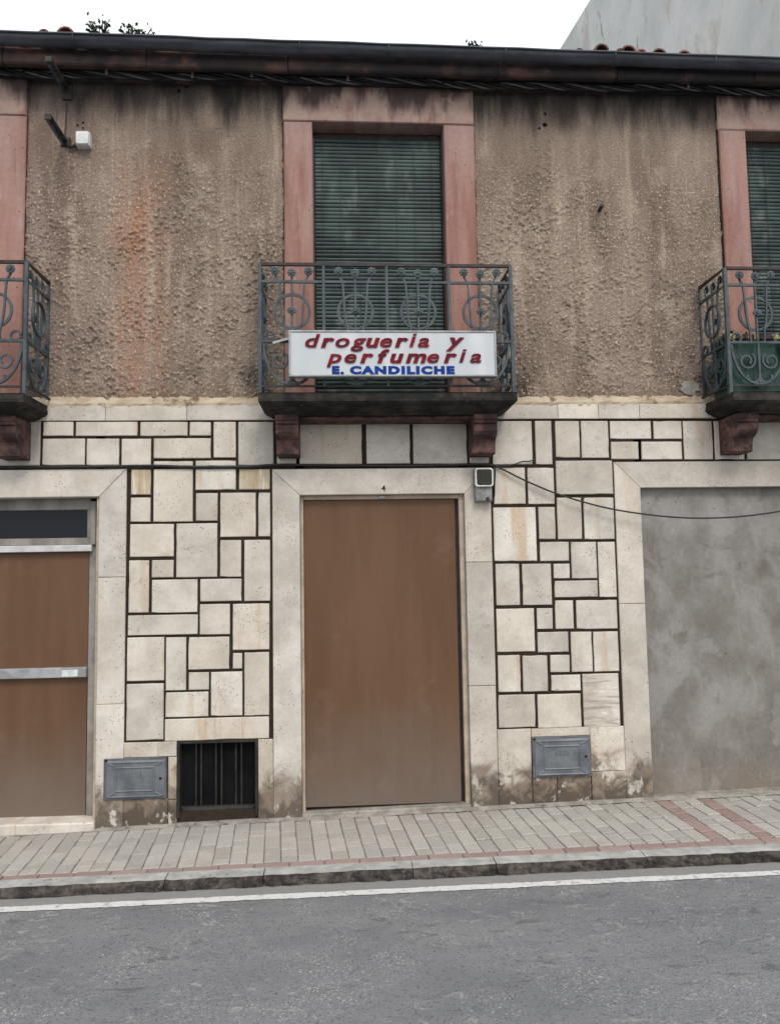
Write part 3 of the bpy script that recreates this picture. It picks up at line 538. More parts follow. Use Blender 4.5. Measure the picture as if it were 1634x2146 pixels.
for k_, Dd in (('L', DL), ('M', DM), ('R', DR)): m.box(Dd['i0']+.0301, Dd['i1']-.0301, mortar_y, ybk, ZD[k_][0]+.03, zt_)
m.build('mortar_bed', M['mortar'], house)
def put_stone(px0, py0, px1, py1, mat='stone', dy=0.0, name='stone', b=0.004, x=None):
    x0, x1, z0, z1 = rc(px0, py0, px1, py1)
    m = MB(); y = YS+dy+random.uniform(-.0035, .0025); cs = [(x0, z0), (x1, z0), (x1, z1), (x0, z1)]; pts = []
    for k in range(4):
        a, c = cs[k], cs[(k+1) % 4]; L = math.hypot(c[0]-a[0], c[1]-a[1]); nn = max(2, min(5, int(L/.05))); nrm = (-(c[1]-a[1])/L, (c[0]-a[0])/L)
        for j in range(nn):
            t = j/nn+(random.uniform(-.25, .25)/nn if j else 0); d = random.uniform(-.0006, .0006)
            if random.random() < .04: d = random.uniform(.002, .004)
            if j == 0: d = random.uniform(0, .002) if random.random() > .08 else random.uniform(.003, .006)
            pts.append((a[0]+(c[0]-a[0])*t+nrm[0]*d, a[1]+(c[1]-a[1])*t+nrm[1]*d+((c[0]-a[0])/L*0 if j else 0)))
    m.slab(pts, y, mortar_y+.004, b, 0); o = m.build(name, M[mat], house)
    o.rotation_euler = (random.gauss(0, .003), 0, random.gauss(0, .004)); return o
def crop(o, s, lst, **k):
    for a in lst: put_stone(o[0]+a[0]*s, o[1]+a[1]*s, o[0]+a[2]*s, o[1]+a[3]*s, **k)
c1 = ((40, 820), .34272); c2 = ((40, 1200), .36720); c5 = ((500, 800), .37944); r1 = ((960, 840), .39168); r2 = ((960, 1220), .39168)
crop(*c1, [(-330,185,130,455),(148,187,332,272),(348,187,724,272),(742,187,1030,272),(1043,187,1172,270),(1190,187,1325,405),(1341,187,1556,452),(145,290,403,452),(415,290,612,452),(627,290,806,452),(825,288,1173,410),(825,428,1062,457),(1080,424,1325,457),(686,478,805,632),(683,650,803,798),(823,476,1062,797),(1080,476,1325,603),(1082,623,1214,792),(1230,620,1447,890),(1463,620,1535,887),(678,812,946,1012),(962,808,1212,1137),(1230,910,1358,1135),(812,1032,945,1138)])
crop((0, 0), 1, [(512,1131.5,566,1259.5),(270,1174.5,312,1284)])
crop(*c2, [(758,40,1018,228),(1035,36,1270,163),(622,242,1020,355),(1032,180,1203,353),(1220,178,1428,441),(617,370,828,618),(838,370,953,673),(967,368,1200,552),(1220,460,1273,548),(1286,455,1427,815),(968,570,1083,670),(1095,567,1274,818),(613,635,824,957),(836,683,1080,824),(832,830,1426,955)])
crop(*c5, [(335,222,680,455),(705,222,945,452),(963,222,1260,452),(212,405,318,458),(1275,395,1383,450)])
crop(*r1, [(183,108,395,340),(412,108,500,340),(520,108,648,303),(657,108,803,305),(812,108,1030,203),(1045,108,1195,203),(817,219,963,312),(980,218,1195,313),(1205,108,1360,313),(1370,108,1525,313),(1540,108,1800,313),(523,320,825,500),(190,358,358,552),(372,358,512,552),(530,518,660,740),(672,518,832,740),(190,570,417,858),(430,568,518,740),(437,755,592,857),(605,755,740,950),(750,755,842,1050),(510,872,596,950),(515,962,745,1050)])
crop((0, 0), 1, [(1039,1181.5,1088.5,1268.5),(1094.5,1181.5,1155,1268)])
crop(*r2, [(519,98,616,250),(632,96,849,250),(206,142,408,373),(421,140,504,251),(425,267,589,375),(604,266,716,480),(725,265,858,478),(213,392,332,588),(345,392,477,585),(492,390,595,482),(497,497,654,582),(215,603,411,778),(425,599,657,778)])
crop(*c1, [(686,480,805,632), (1345,476,1533,600)], mat='streaked'); crop(*r2, [(668,490,861,775)], mat='veined')
# more of the same cladding beyond the frame edges
def fill(x0, x1, z0, z1):
    z = z0
    while z < z1-.05:
        hgt = min(random.uniform(.16, .34), z1-z); hgt = z1-z if z1-z-hgt < .1 else hgt; x = x0
        while x < x1-.03:
            wd = random.uniform(.15, .4); wd = x1-x if x1-x-wd < .12 else wd
            m = MB(); m.bbox(x+.009, x+wd-.009, YS+random.uniform(-.003, .002), mortar_y+.004, z+.009, z+hgt-.009, .004, .0015); m.build('stone', M['stone'], house); x += wd
        z += hgt
fill(XL, DL['o0'], 0.5, ZD['L'][1]+.02); fill(XL, P(-75, 930, YS).x, ZD['L'][1]+.03, ZB-.14); fill(DR['o1'], XR, 0.5, ZD['R'][1]); fill(P(1668, 920, YS).x, XR, ZD['R'][1]+.02, ZB-.14)
# coping course and its mortar ledge
zcop0, zcop1 = P(300, 882.5, YS).z, P(300, 850, YS).z
cx_ = [XL, -4.2, -3.2]+[P(q, 865, YS).x for q in (88, 221.6, 392, 620, 830)]+[P(q, 865, YS).x for q in (1040, 1168, 1253, 1339, 1490)]+[3.4, XR]
for a, b in zip(cx_[:-1], cx_[1:]):
    m = MB(); m.bbox(a+.0015, b-.0015, YS-.004+random.uniform(-.002, .002), .02, zcop0+.004, zcop1+random.uniform(-.004, .004), .003, .001); m.build('coping_stone', M['stone'], house)
m = MB(); xs = np.linspace(XL, XR, 300); rows = []
for x in xs: f = lambda s: random.uniform(-s, s); t_ = P(300, 834, -.01).z; rows.append([(x, YS-.002+f(.004), zcop1-.012+f(.004)), (x, YS-.004+f(.005), zcop1+.016+f(.005)), (x, -.012+f(.004), t_+f(.012)), (x, .02, t_+.02)])
for i in range(len(xs)-1):
    for j in range(3): m.add([rows[i][j], rows[i+1][j], rows[i+1][j+1], rows[i][j+1]], [(0, 1, 2, 3)])
m.build('ledge', M['ledge'], house)

# door surrounds: mitred lintel and jamb slabs with joints
def zlev(px, py): return P(px, py, YS).z
def surround(Dd, zi, zo, joints0, joints1, y=YS-.005, depth=.12):
    ov = 0.001
    def sl(poly, mat='jamb'):
        m = MB(); m.slab(poly, y+random.uniform(-.0015, .0015), depth, .0035, .001); m.build('surround_slab', M[mat], house)
    sl([(Dd['i0']+ov, zi), (Dd['i1']-ov, zi), (Dd['o1']-ov, zo), (Dd['o0']+ov, zo)])
    for (i, o, js, side) in ((Dd['i0'], Dd['o0'], joints0, 0), (Dd['i1'], Dd['o1'], joints1, 1)):
        if js is None: continue
        zs = [-.12]+js
        for k, zb in enumerate(zs):
            last = k == len(zs)-1; g = .0012
            if last: poly = [(o, zb+g), (i, zb+g), (i, zi-ov), (o, zo-ov)] if side == 0 else [(i, zb+g), (o, zb+g), (o, zo-ov), (i, zi-ov)]
            else: t = zs[k+1]-g; poly = [(min(i, o), zb+g), (max(i, o), zb+g), (max(i, o), t), (min(i, o), t)]
            sl(poly)
surround(DL, *ZD['L'], [.9, 1.7], [zlev(230, 1476), zlev(235, 1210)])
surround(DM, *ZD['M'], [], [zlev(1010, 1437), zlev(1005, 1178)])
surround(DR, *ZD['R'], [zlev(1320, 1265)], [1.0], depth=.12)
# split of the right jamb at px 1265 is covered by its own joint
# plinth slabs (openings for the cabinets and the cellar grille)
zpl, zpr = zlev(415, 1552), zlev(1170, 1525.3)
ml = rc(218.5, 1590.5, 347.5, 1674, YS-.02); mr = rc(1117, 1545.5, 1237, 1627, YS-.02)
def plinth(x0, x1, z0, z1, y=YS):
    m = MB(); m.bbox(x0+.0012, x1-.0012, y+random.uniform(-.003, .003), .05, z0+.001, z1-.001, .003, .002); m.build('plinth_slab', M['plinth'], house)
gxa, gxb = P(371, 1630, YS).x, P(541, 1630, YS).x
xa = DL['o1']; hl = ml[1]
plinth(xa, (xa+gxa)/2+.05, ml[3]+.003, zpl); plinth((xa+gxa)/2+.05, gxa, ml[3]+.003, zpl); plinth(hl+.008, gxa, ml[2]-.02, ml[3]+.003)
plinth(xa, (xa+gxa)/2+.12, -.12, ml[2]-.008); plinth((xa+gxa)/2+.12, gxa, -.12, ml[2]-.022)
plinth(gxb, DM['o0'], -.12, zlev(555, 1549))
plinth(DM['o1'], mr[0]-.008, -.12, zpr); plinth(mr[1]+.008, DR['o0'], mr[2]+.02, zpr); plinth(mr[0]-.006, mr[1]+.006, mr[3]+.003, zpr)
plinth(mr[0]-.006, mr[0]+.17, -.12, mr[2]-.006); plinth(mr[0]+.17, mr[1]+.006, -.12, mr[2]-.006, YS+.002); plinth(mr[1]+.008, DR['o0'], -.12, mr[2]+.018)
plinth(XL, XL+1.2, -.2, .5); plinth(XL+1.2, DL['o0'], -.2, .5); plinth(DR['o1'], XR, -.2, .5)

# ------------------------------------------------------------------ doors
# middle door
d = empty('boarded_door', ((DM['i0']+DM['i1'])/2, .06, 0), house)
zd = ZD['M'][0]; i0, i1 = DM['i0'], DM['i1']
m = MB(); m.bbox(i0+.001, i0+.022, .012, .115, -.05, zd-.001, .003); m.bbox(i1-.036, i1-.001, .006, .115, -.05, zd-.001, .003); m.bbox(i0+.0225, i1-.0365, .012, .115, zd-.03, zd-.001, .003); m.build('door_frame', M['door_tan'], d)
xb0, xb1 = i0+.0235, i1-.062
m = MB(); m.bbox(xb0, xb1, .035, .06, gz(.3, 0)+.035, zd-.032, .002); m.build('board', M['board'], d)
m = MB(); m.box(xb1+.0005, i1-.037, .055, .06, gz(.3, 0)+.03, zd-.032); m.build('dark_gap', M['iron_top'], d)  # dark strip put in for the shade in the gap beside the board
m = MB(); m.slab([(i0, gz(i0, 0)-.02), (i1, gz(i1, 0)-.02), (i1, gz(i1, 0)+.022), (i0, gz(i0, 0)+.022)], -.03, .12, .006, .002); m.build('threshold', M['strip'], d)
m = MB(); xm_ = P(800, 1040).x; m.bbox(xm_-.02, xm_+.02, -.0005, .011, zd-.026, zd-.008, .002); m.build('latch', M['alu'], d)
# left door
d = empty('boarded_door', ((DL['i0']+DL['i1'])/2, .1, 0), house); zd = ZD['L'][0]; i0, i1 = DL['i0'], DL['i1']
YD = .085
xg1 = P(183, 1100, YD).x; xg0 = i0+.07; zg1, zg0 = P(100, 1069, YD).z, P(100, 1128, YD).z
zr1, zr0 = P(100, 1143, YD-.02).z, P(100, 1157, YD-.02).z
xb1 = P(186, 1300, YD).x; xf = P(196, 1300, YD).x
m = MB(); m.bbox(i1-.022, i1-.001, -.012, .118, -.06, zd-.001, .003); m.bbox(i0+.001, i0+.022, -.012, .118, -.06, zd-.001, .003); m.build('door_frame', M['door_tan'], d)
m = MB(); m.bbox(xb1+.004, i1-.023, YD-.012, .118, -.06, zd-.02, .003); m.bbox(i0+.023, i0+.06, YD-.012, .118, -.06, zd-.02, .003); m.bbox(xb1+.012, i1-.05, YD-.03, YD-.0125, zr1, zd-.021, .003)
m.bbox(i0+.0605, xb1+.0035, YD, .118, zg1, zd-.001, .003); m.bbox(i0+.0605, xb1+.0035, YD+.004, .118, zr1, zg0, .003); m.bbox(xg1, xb1+.0035, YD+.002, .118, zg0+.001, zg1-.001, .003); m.build('door_frame', M['door_metal'], d)
m = MB(); m.box(i0+.06, xg1, YD+.02, .1, zg0, zg1); m.build('pane', M['glass'], d)
m = MB(); m.bbox(i0+.03, P(195, 1150, YD-.02).x, YD-.045, YD, zr0, zr1-.001, .004); m.build('rail', M['white_rail'], d)
zb1, zb0 = P(100, 1400, YD-.03).z, P(100, 1421, YD-.03).z
m = MB(); m.bbox(i0+.061, xb1, YD-.002, YD+.02, zb0+.02, zr0-.002, .002); m.build('board', M['board'], d)
m = MB(); m.bbox(i0+.061, xb1-.004, YD+.002, YD+.02, gz(-2, 0)+.05, zb0+.019, .002); m.build('board', M['board'], d)
m = MB(); m.bbox(i0+.04, P(182, 1410, YD-.03).x, YD-.04, YD-.0025, zb0, zb1, .004); br = m.build('crossbar', M['alu'], d)
a = P(130, 1403, YD-.041); b = P(163, 1419, YD-.041); m = MB(); m.bbox(a.x, b.x, YD-.0425, YD-.0405, b.z+.005, a.z-.004, .001); m.build('sticker', M['sticker'], d)
m = MB(); zst = P(120, 1727, -.08).z
for a_, b_ in ((i0-.05, i0+.62), (i0+.622, i1+.005)): m.bbox(a_, b_, -.07, .11, zst-.10, zst, .008, .003)
m.build('threshold', M['stone'], d)
# walled-up doorway on the right
m = MB(); xs = np.linspace(DR['i0']+.001, DR['i1']-.001, 30); zs = np.linspace(-.05, ZD['R'][0]-.001, 48)
vs = [(x, .028+.004*math.sin(5*x+2*z)+.004*math.sin(3.1*z-4*x)+random.uniform(-.001, .001), z) for z in zs for x in xs]; nx = len(xs)
m.add(vs, [(j*nx+i, j*nx+i+1, (j+1)*nx+i+1, (j+1)*nx+i) for j in range(len(zs)-1) for i in range(nx-1)]); m.build('cement_infill', M['cement'], house, True)
# house number
def text_mesh(s, bold=0.0, shear=0.0, extrude=0.0, space=1.0):
    cu = bpy.data.curves.new('t', 'FONT'); cu.body = s; cu.size = 1; cu.offset = bold; cu.shear = shear; cu.extrude = extrude; cu.resolution_u = 4; cu.space_character = space
    ob = bpy.data.objects.new('t', cu); C.objects.link(ob); dg = bpy.context.evaluated_depsgraph_get()
    me = bpy.data.meshes.new_from_object(ob.evaluated_get(dg)); bpy.data.objects.remove(ob); bpy.data.curves.remove(cu); return me
def place_text(me, name, mat, parent, x0, x1, z0, z1, y, d=.001, fitx=True, xh=None):
    n_ = len(me.vertices); co = np.zeros(n_*3); me.vertices.foreach_get('co', co); co = co.reshape(-1, 3)
    lo, hi = co.min(0), co.max(0)
    if xh: sx = sz = xh; bx, bz = x0-lo[0]*sx, z0
    else: sz = (z1-z0)/(hi[1]-lo[1]); sx = (x1-x0)/(hi[0]-lo[0]) if fitx else sz; bx, bz = x0-lo[0]*sx, z0-lo[1]*sz
    dz = hi[2]-lo[2]; out = np.stack([bx+co[:, 0]*sx, y-(co[:, 2]-lo[2])/(dz or 1)*d, bz+co[:, 1]*sz], -1)
    c0 = np.array([out[:, 0].mean(), y, out[:, 2].min()]); me.vertices.foreach_set('co', (out-c0).ravel()); me.update(); me.materials.append(mat); me.name = name
    return link(name, me, parent, c0)
a, b = P(798.5, 1017, YS-.006), P(808, 1029.5, YS-.006)
place_text(text_mesh('4', .012, 0, .01), 'house_number', M['number'], house, a.x, b.x, b.z, a.z, YS-.0062, .0015)
# cellar grille
gr_ = empty('cellar_grille', ((gxa+gxb)/2, 0, 0), house); g0, g1, gz0, gz1 = rc(371, 1552, 541, 1712); f_ = .035
zs_ = zlev(455, 1692)
m = MB(); m.bbox(g0+.001, g0+.02, YS-.006, .1, gz0, gz1, .003); m.bbox(g1-.02, g1-.001, YS-.006, .1, gz0, gz1, .003); m.bbox(g0+.0205, g1-.0205, YS-.006, .1, gz1-.016, gz1, .003); m.build('frame', M['grille'], gr_)
m = MB(); m.slab([(g0+.0205, gz0-.06), (g1-.0205, gz0-.06), (g1-.0205, zs_), (g0+.0205, zs_)], YS+.02, .1, .015, .003); m.build('sill', M['grille'], gr_)
m = MB(); m.add([(g0+.02, .035, gz0), (g1-.02, .035, gz0), (g1-.02, .035, gz1), (g0+.02, .035, gz1)], [(0, 1, 2, 3)]); m.build('backing', M['void'], gr_)  # black sheet stands in for the unlit cellar behind the bars
for q in (409, 420, 451, 463, 493, 505):
    x = P(q, 1620, YS+.01).x; m = MB(); m.bbox(x-.006, x+.006, YS+.04, YS+.055, zs_-.005, gz1-.015, .002); m.build('bar', M['grille'], gr_)
# peg and holes in the render
p = P(1255, 441); m = MB(); m.tube([(p.x, .01, p.z), (p.x, -.07, p.z+.006)], .014, 8); m.build('peg', M['iron_top'], house)
for px, py, r in ((1141, 261, .016), (1130, 268, .009), (1142, 238, .009), (1268, 447, .006), (375, 189, .013), (380, 174, .012), (391, 182, .008), (163, 262, .007), (175, 257, .007), (174, 268, .007)):
    p = P(px, py, -.006); m = MB(); pts = []
    for k in range(9): an = 2*math.pi*k/9; q = r*random.uniform(.7, 1.2); pts.append((p.x+q*math.cos(an), p.z+q*math.sin(an)))
    m.slab(pts, -.0075, .01, .0015); m.build('hole', M['void'], house)
for Wd in (W1, W2, W0):
    for xe in (Wd['xo0']-.003, Wd['xo1']+.003):
        m = MB(); z = ZB+.05; path = []
        while z < ZLT-.05:
            zn = z+random.uniform(.03, .08)
            if random.random() < .82:
                w0, w1 = random.uniform(.001, .005), random.uniform(.001, .005); xa, xb_ = xe+random.uniform(-.003, .003), xe+random.uniform(-.003, .003)
                m.add([(xa-w0, -.016, z), (xa+w0, -.016, z), (xb_+w1, -.016, zn), (xb_-w1, -.016, zn)], [(0, 1, 2, 3)]); m.add([(xa-w0, -.016, z), (xb_-w1, -.016, zn), (xb_-w1, .01, zn), (xa-w0, .01, z)], [(0, 1, 2, 3)])
            z = zn
        m.build('crack', M['mortar'], house)
# repaired plaster patch beside the right balcony
m = MB(); p = P(1445, 812, -.012); pts = []
for k in range(15): an = 2*math.pi*k/15; q = random.uniform(.55, 1.35); pts.append((p.x+.085*q*math.cos(an), p.z+.05*q*math.sin(an)))
m.slab(pts, -.0125, .01, .002); m.build('plaster_patch', M['strip'], house)

# ------------------------------------------------------------------ balcony (part of the house, built once and copied)
YF = -.385                                         # plane of the front railing
xb0, xb1 = P(545, 680, YF).x, P(1072, 680, YF).x; xbc = (xb0+xb1)/2; zsl = P(810, 822, -.43).z
zf = lambda py: P(810, py, YF).z
bal = empty('balcony', (xbc, 0, zsl), house)
m = MB(); lay = [(0, 0), (.004, -.004), (.004, -.028), (0, -.032), (0, -.058), (.008, -.061), (.012, -.070), (.028, -.077), (.045, -.085), (.062, -.098), (.08, -.101), (.085, -.107), (.115, -.11), (.125, -.122)]
XS0, XS1, YSL = P(541, 830, -.43).x, P(1084, 830, -.43).x, -.43
ringp = []
for ins, dz in lay: ringp.append([(XS0+ins, .02, zsl+dz), (XS0+ins, YSL+ins, zsl+dz), (XS1-ins, YSL+ins, zsl+dz), (XS1-ins, .02, zsl+dz)])
vs = [v for r_ in ringp for v in r_]; fs = [(0, 1, 2, 3)]
for i in range(len(lay)-1): fs += [(i*4+j, (i+1)*4+j, (i+1)*4+(j+1) % 4, i*4+(j+1) % 4) for j in range(4)]
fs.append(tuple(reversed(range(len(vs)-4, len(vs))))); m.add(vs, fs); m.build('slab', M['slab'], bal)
zk = zsl-.1225
for pa, pb in ((577, 625), (993, 1042)):
    a = P(pa, 910, -.28).x; b = P(pb, 910, -.28).x
    pr = [(.0, 0), (-.30, 0), (-.30, -.03), (-.288, -.036), (-.288, -.052), (-.272, -.058), (-.284, -.078), (-.282, -.105), (-.262, -.13), (-.235, -.145), (-.215, -.15), (-.205, -.175), (-.20, -.2), (-.195, -.235), (-.18, -.242), (.0, -.242)]
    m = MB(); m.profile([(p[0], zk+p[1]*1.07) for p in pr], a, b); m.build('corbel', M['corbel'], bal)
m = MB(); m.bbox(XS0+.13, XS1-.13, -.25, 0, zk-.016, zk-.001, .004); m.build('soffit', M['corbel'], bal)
zt1, zt2, zm1, zbt = zf(556), zf(592), zf(716), zf(809)
YB = -.02
def bar(path, w_=.011, t_=.0045, name='bar', mat='iron', n_=4): m = MB(); m.tube(path, w_, n_, flat=t_); return m.build(name, M[mat], bal)
r_ = .012
m = MB(); m.tube([(xb0, YB, zt1), (xb0, YF, zt1), (xb1, YF, zt1), (xb1, YB, zt1)], .014, 4); m.build('handrail', M['iron_top'], bal)
for zz, nm in ((zt2, 'rail'), (zm1, 'rail')): m = MB(); m.tube([(xb0, YB, zz), (xb0, YF, zz), (xb1, YF, zz), (xb1, YB, zz)], .0125, 4, flat=.0125); m.build('rail', M['iron'], bal)
m = MB(); m.tube([(xb0-.02, YB, zbt), (xb0-.012, YF, zbt), (xb1+.03, YF, zbt), (xb1+.02, YB, zbt)], .009, 4); m.build('rail', M['iron_top'], bal)
nb = 4; bw = (xb1-xb0)/nb
for k in range(nb+1):
    x = xb0+bw*k; m = MB(); m.tube([(x, YF, zt1), (x, YF, zsl-.01 if k in (0, nb) else zbt)], .016 if k in (0, nb) else .0125, 4); m.build('post', M['iron'], bal)
for x in (xb0, xb1): m = MB(); m.tube([(x, YB, zt1), (x, YB, zbt)], .009, 4); m.build('post', M['iron'], bal)
zc_ = zf(653); R_ = .117
def rosette_bm(r=.030):
    mm = MB(); nP = 8
    for k in range(nP):
        an = 2*math.pi*k/nP; c = (r*.62*math.cos(an), 0, r*.62*math.sin(an)); vs = [(c[0]+r*.42*math.cos(an+2*math.pi*q/6)*1.0, -.004, c[2]+r*.42*math.sin(an+2*math.pi*q/6)) for q in range(6)]
        vs2 = [(v[0], .004, v[2]) for v in vs]; mm.add(vs+vs2+[(c[0], -.008, c[2])], [(q, (q+1) % 6, 12) for q in range(6)]+[(q, 6+q, 6+(q+1) % 6, (q+1) % 6) for q in range(6)])
    mm.disc((0, -.014, 0), r*.32, .02, 8); return mm
ros = rosette_bm(); rosme = bpy.data.meshes.new('rosette'); rosme.from_pydata(ros.v, [], ros.f); rosme.materials.append(M['iron'])
def bay(org, ux, s=1.0):                            # ironwork of one bay; ux = unit vector along the railing
    ux = Vector(ux); org = Vector(org); side = abs(ux.y) > .5
    def Q(a, z, off=0): v = org+ux*a*s; return (v.x-(off if side else 0)*(1 if org.x < xbc else -1), v.y+(0 if side else off), z)
    for sg in (-1, 0, 1):
        zr = zf(571) if sg else zf(574)
        if sg: path = [(.113*sg, zr), (.108*sg, zr-.03), (.085*sg, zt2), (.079*sg, zf(617)), (.074*sg, zf(650)), (.066*sg, zf(672)), (.052*sg, zf(690)), (.048*sg, zm1)]
        else: path = [(0, zr), (0, zt2), (0, zc_), (0, zm1)]
        bar([Q(a, z) for a, z in path], .0090, .0090, 'rod')
        o = link('rosette', rosme, bal, Q(path[0][0], zr, -.012))
        if side: o.rotation_euler = (0, 0, rad(90))
    o = link('rosette', rosme, bal, Q(0, zc_, -.014)); o.scale = (1.1, 1, .8)
    if side: o.rotation_euler = (0, 0, rad(90))
    m = MB(); m.tube([Q(R_*math.cos(t), zc_+R_*math.sin(t), .008) for t in np.linspace(0, 2*math.pi, 28, endpoint=False)], .0130, 4, True, .008); m.build('ring', M['iron'], bal)
    # lower half: wide bowl, fan and scrolls
    Rb = .19; zb = zbt+.012; cz_ = zm1-.01
    m = MB(); m.tube([Q(Rb*math.cos(t), cz_+(cz_-zb)*math.sin(t), .004) for t in np.linspace(math.pi, 2*math.pi, 22)], .0105, 4); m.build('bowl', M['iron'], bal)
    for sg in (-1, 1):
        m = MB(); c0 = .085*sg; sc_ = [(c0+sg*.062*(1-.6*t/7)*math.cos(t*1.15+2.2), cz_-.12+.062*(1-.6*t/7)*math.sin(t*1.15+2.2)) for t in np.linspace(0, 7, 22)]
        m.tube([Q(a, z, .002) for a, z in sc_], .009, 4); m.build('scroll', M['iron'], bal)
        m = MB(); m.tube([Q(.045*sg+.042*math.cos(t), zb+.052+.042*math.sin(t), .003) for t in np.linspace(math.pi*.9, 2.1*math.pi, 12)], .010, 4); m.build('scroll', M['iron'], bal)
        m = MB(); m.tube([Q(sg*(.15+.032*math.cos(t)), zm1+.035+.032*math.sin(t), .002) for t in np.linspace(0, 1.9*math.pi, 14)], .009, 4); m.build('scroll', M['iron'], bal)
    m = MB(); m.tube([Q(0, zb), Q(0, zm1)], .0105, 4); m.build('rod', M['iron'], bal)
for k in range(nb): bay((xb0+bw*(k+.5), YF, 0), (1, 0, 0))
for x in (xb0, xb1): bay((x, (YF+YB)/2, 0), (0, -1, 0), .87)
bcopy = []
for tgt in (W2, W0): bcopy.append(copy_tree(bal, house, (tgt['xo0']-W1['xo0']+(-.075 if tgt is W2 else .02), 0, 0)))
dx2 = W2['xo0']-W1['xo0']

# ================================================================== THINGS ON THE HOUSE
# shop sign
YG = YF-.045-.035
s0, s1, z0, z1 = (P(605, 740, YG).x, P(1040, 740, YG).x, P(820, 789, YG).z, P(820, 692, YG).z)
sg = empty('shop_sign', ((s0+s1)/2, YG, z0)); tag(sg, 'white box sign with red and blue lettering fixed to the middle balcony railing', 'sign')
m = MB(); m.box(s0+.012, s1-.012, YG+.006, YG+.045, z0+.012, z1-.012); m.build('panel', M['sign'], sg)
m = MB(); t = .013
m.bbox(s0, s1, YG, YG+.05, z1-t, z1, .003, .001); m.bbox(s0, s1, YG, YG+.05, z0, z0+t, .003, .001); m.bbox(s0, s0+t, YG-.001, YG+.051, z0+t, z1-t, .003); m.bbox(s1-t, s1, YG-.001, YG+.051, z0+t, z1-t, .003); m.build('frame', M['alu'], sg)
for x in (s0+.03, s1-.03): m = MB(); m.bbox(x-.012, x+.012, YG+.05, YF-.012, z0+.06, z1-.02, .002); m.build('mount', M['iron_top'], sg)
m = MB(); q0 = P(572, 716, YF-.02); m.tube([(q0.x, YF-.018, q0.z-.01), (s0-.02, YF-.022, z1-.045), (s0+.03, YF-.03, z1-.04)], .011, 4); m.build('stay', M['alu'], sg)
so, ss = (590, 680), .28764
def sp(cx, cy, y): return P(so[0]+cx*ss, so[1]+cy*ss, y)
lm = {}
def dotted_i():
    q = MB(); x = .546
    for za, zb in ((0, 1.0*x), (1.13*x, 1.30*x)):
        q.add([(a+z*.32, z, h) for h in (-.02, .02) for a, z in ((0, za), (.19, za), (.19, zb), (0, zb))], [(3, 2, 1, 0), (4, 5, 6, 7), (0, 1, 5, 4), (1, 2, 6, 5), (2, 3, 7, 6), (3, 0, 4, 7)])
    e = bpy.data.meshes.new('letter'); e.from_pydata(q.v, [], q.f); return e
def letters(txt, lefts, basey, xtop, y):
    for ch, lx in zip(txt, lefts):
        me = text_mesh(ch, .022 if ch in 'eadgop' else .036, .24, .02) if ch != 'i' else dotted_i()
        kk = np.zeros(len(me.vertices)*3); me.vertices.foreach_get('co', kk); kk[0::3] *= (1.42 if ch != 'i' else 1); me.vertices.foreach_set('co', kk)
        p = sp(lx, basey-1.2*(lx-700)/700, y); q = sp(lx, xtop-1.2*(lx-700)/700, y)
        xh = (q.z-p.z)/.56
        o = place_text(me, 'letter', M['letter'], sg, p.x, None, p.z, None, y, .004, xh=xh)
YLt = YG+.002
letters('drogueria', (172, 286, 393, 503, 615, 717, 824, 930, 992), 163, 88, YLt); letters('y', (1195,), 160, 86, YLt)
letters('perfumeria', (328, 458, 572, 697, 790, 903, 1060, 1180, 1293, 1372), 277, 203, YLt)
yb_ = YG+.0045
for txt, xa_, xz_ in (('E.', 367, 455), ('CANDILICHE', 497, 1260)):
    a = sp(xa_, 302, yb_); b = sp(xz_, 363, yb_); place_text(text_mesh(txt, .07, 0, .01, 1.23), 'lettering', M['blue'], sg, a.x, b.x, b.z, a.z, YG+.0045, .0015)

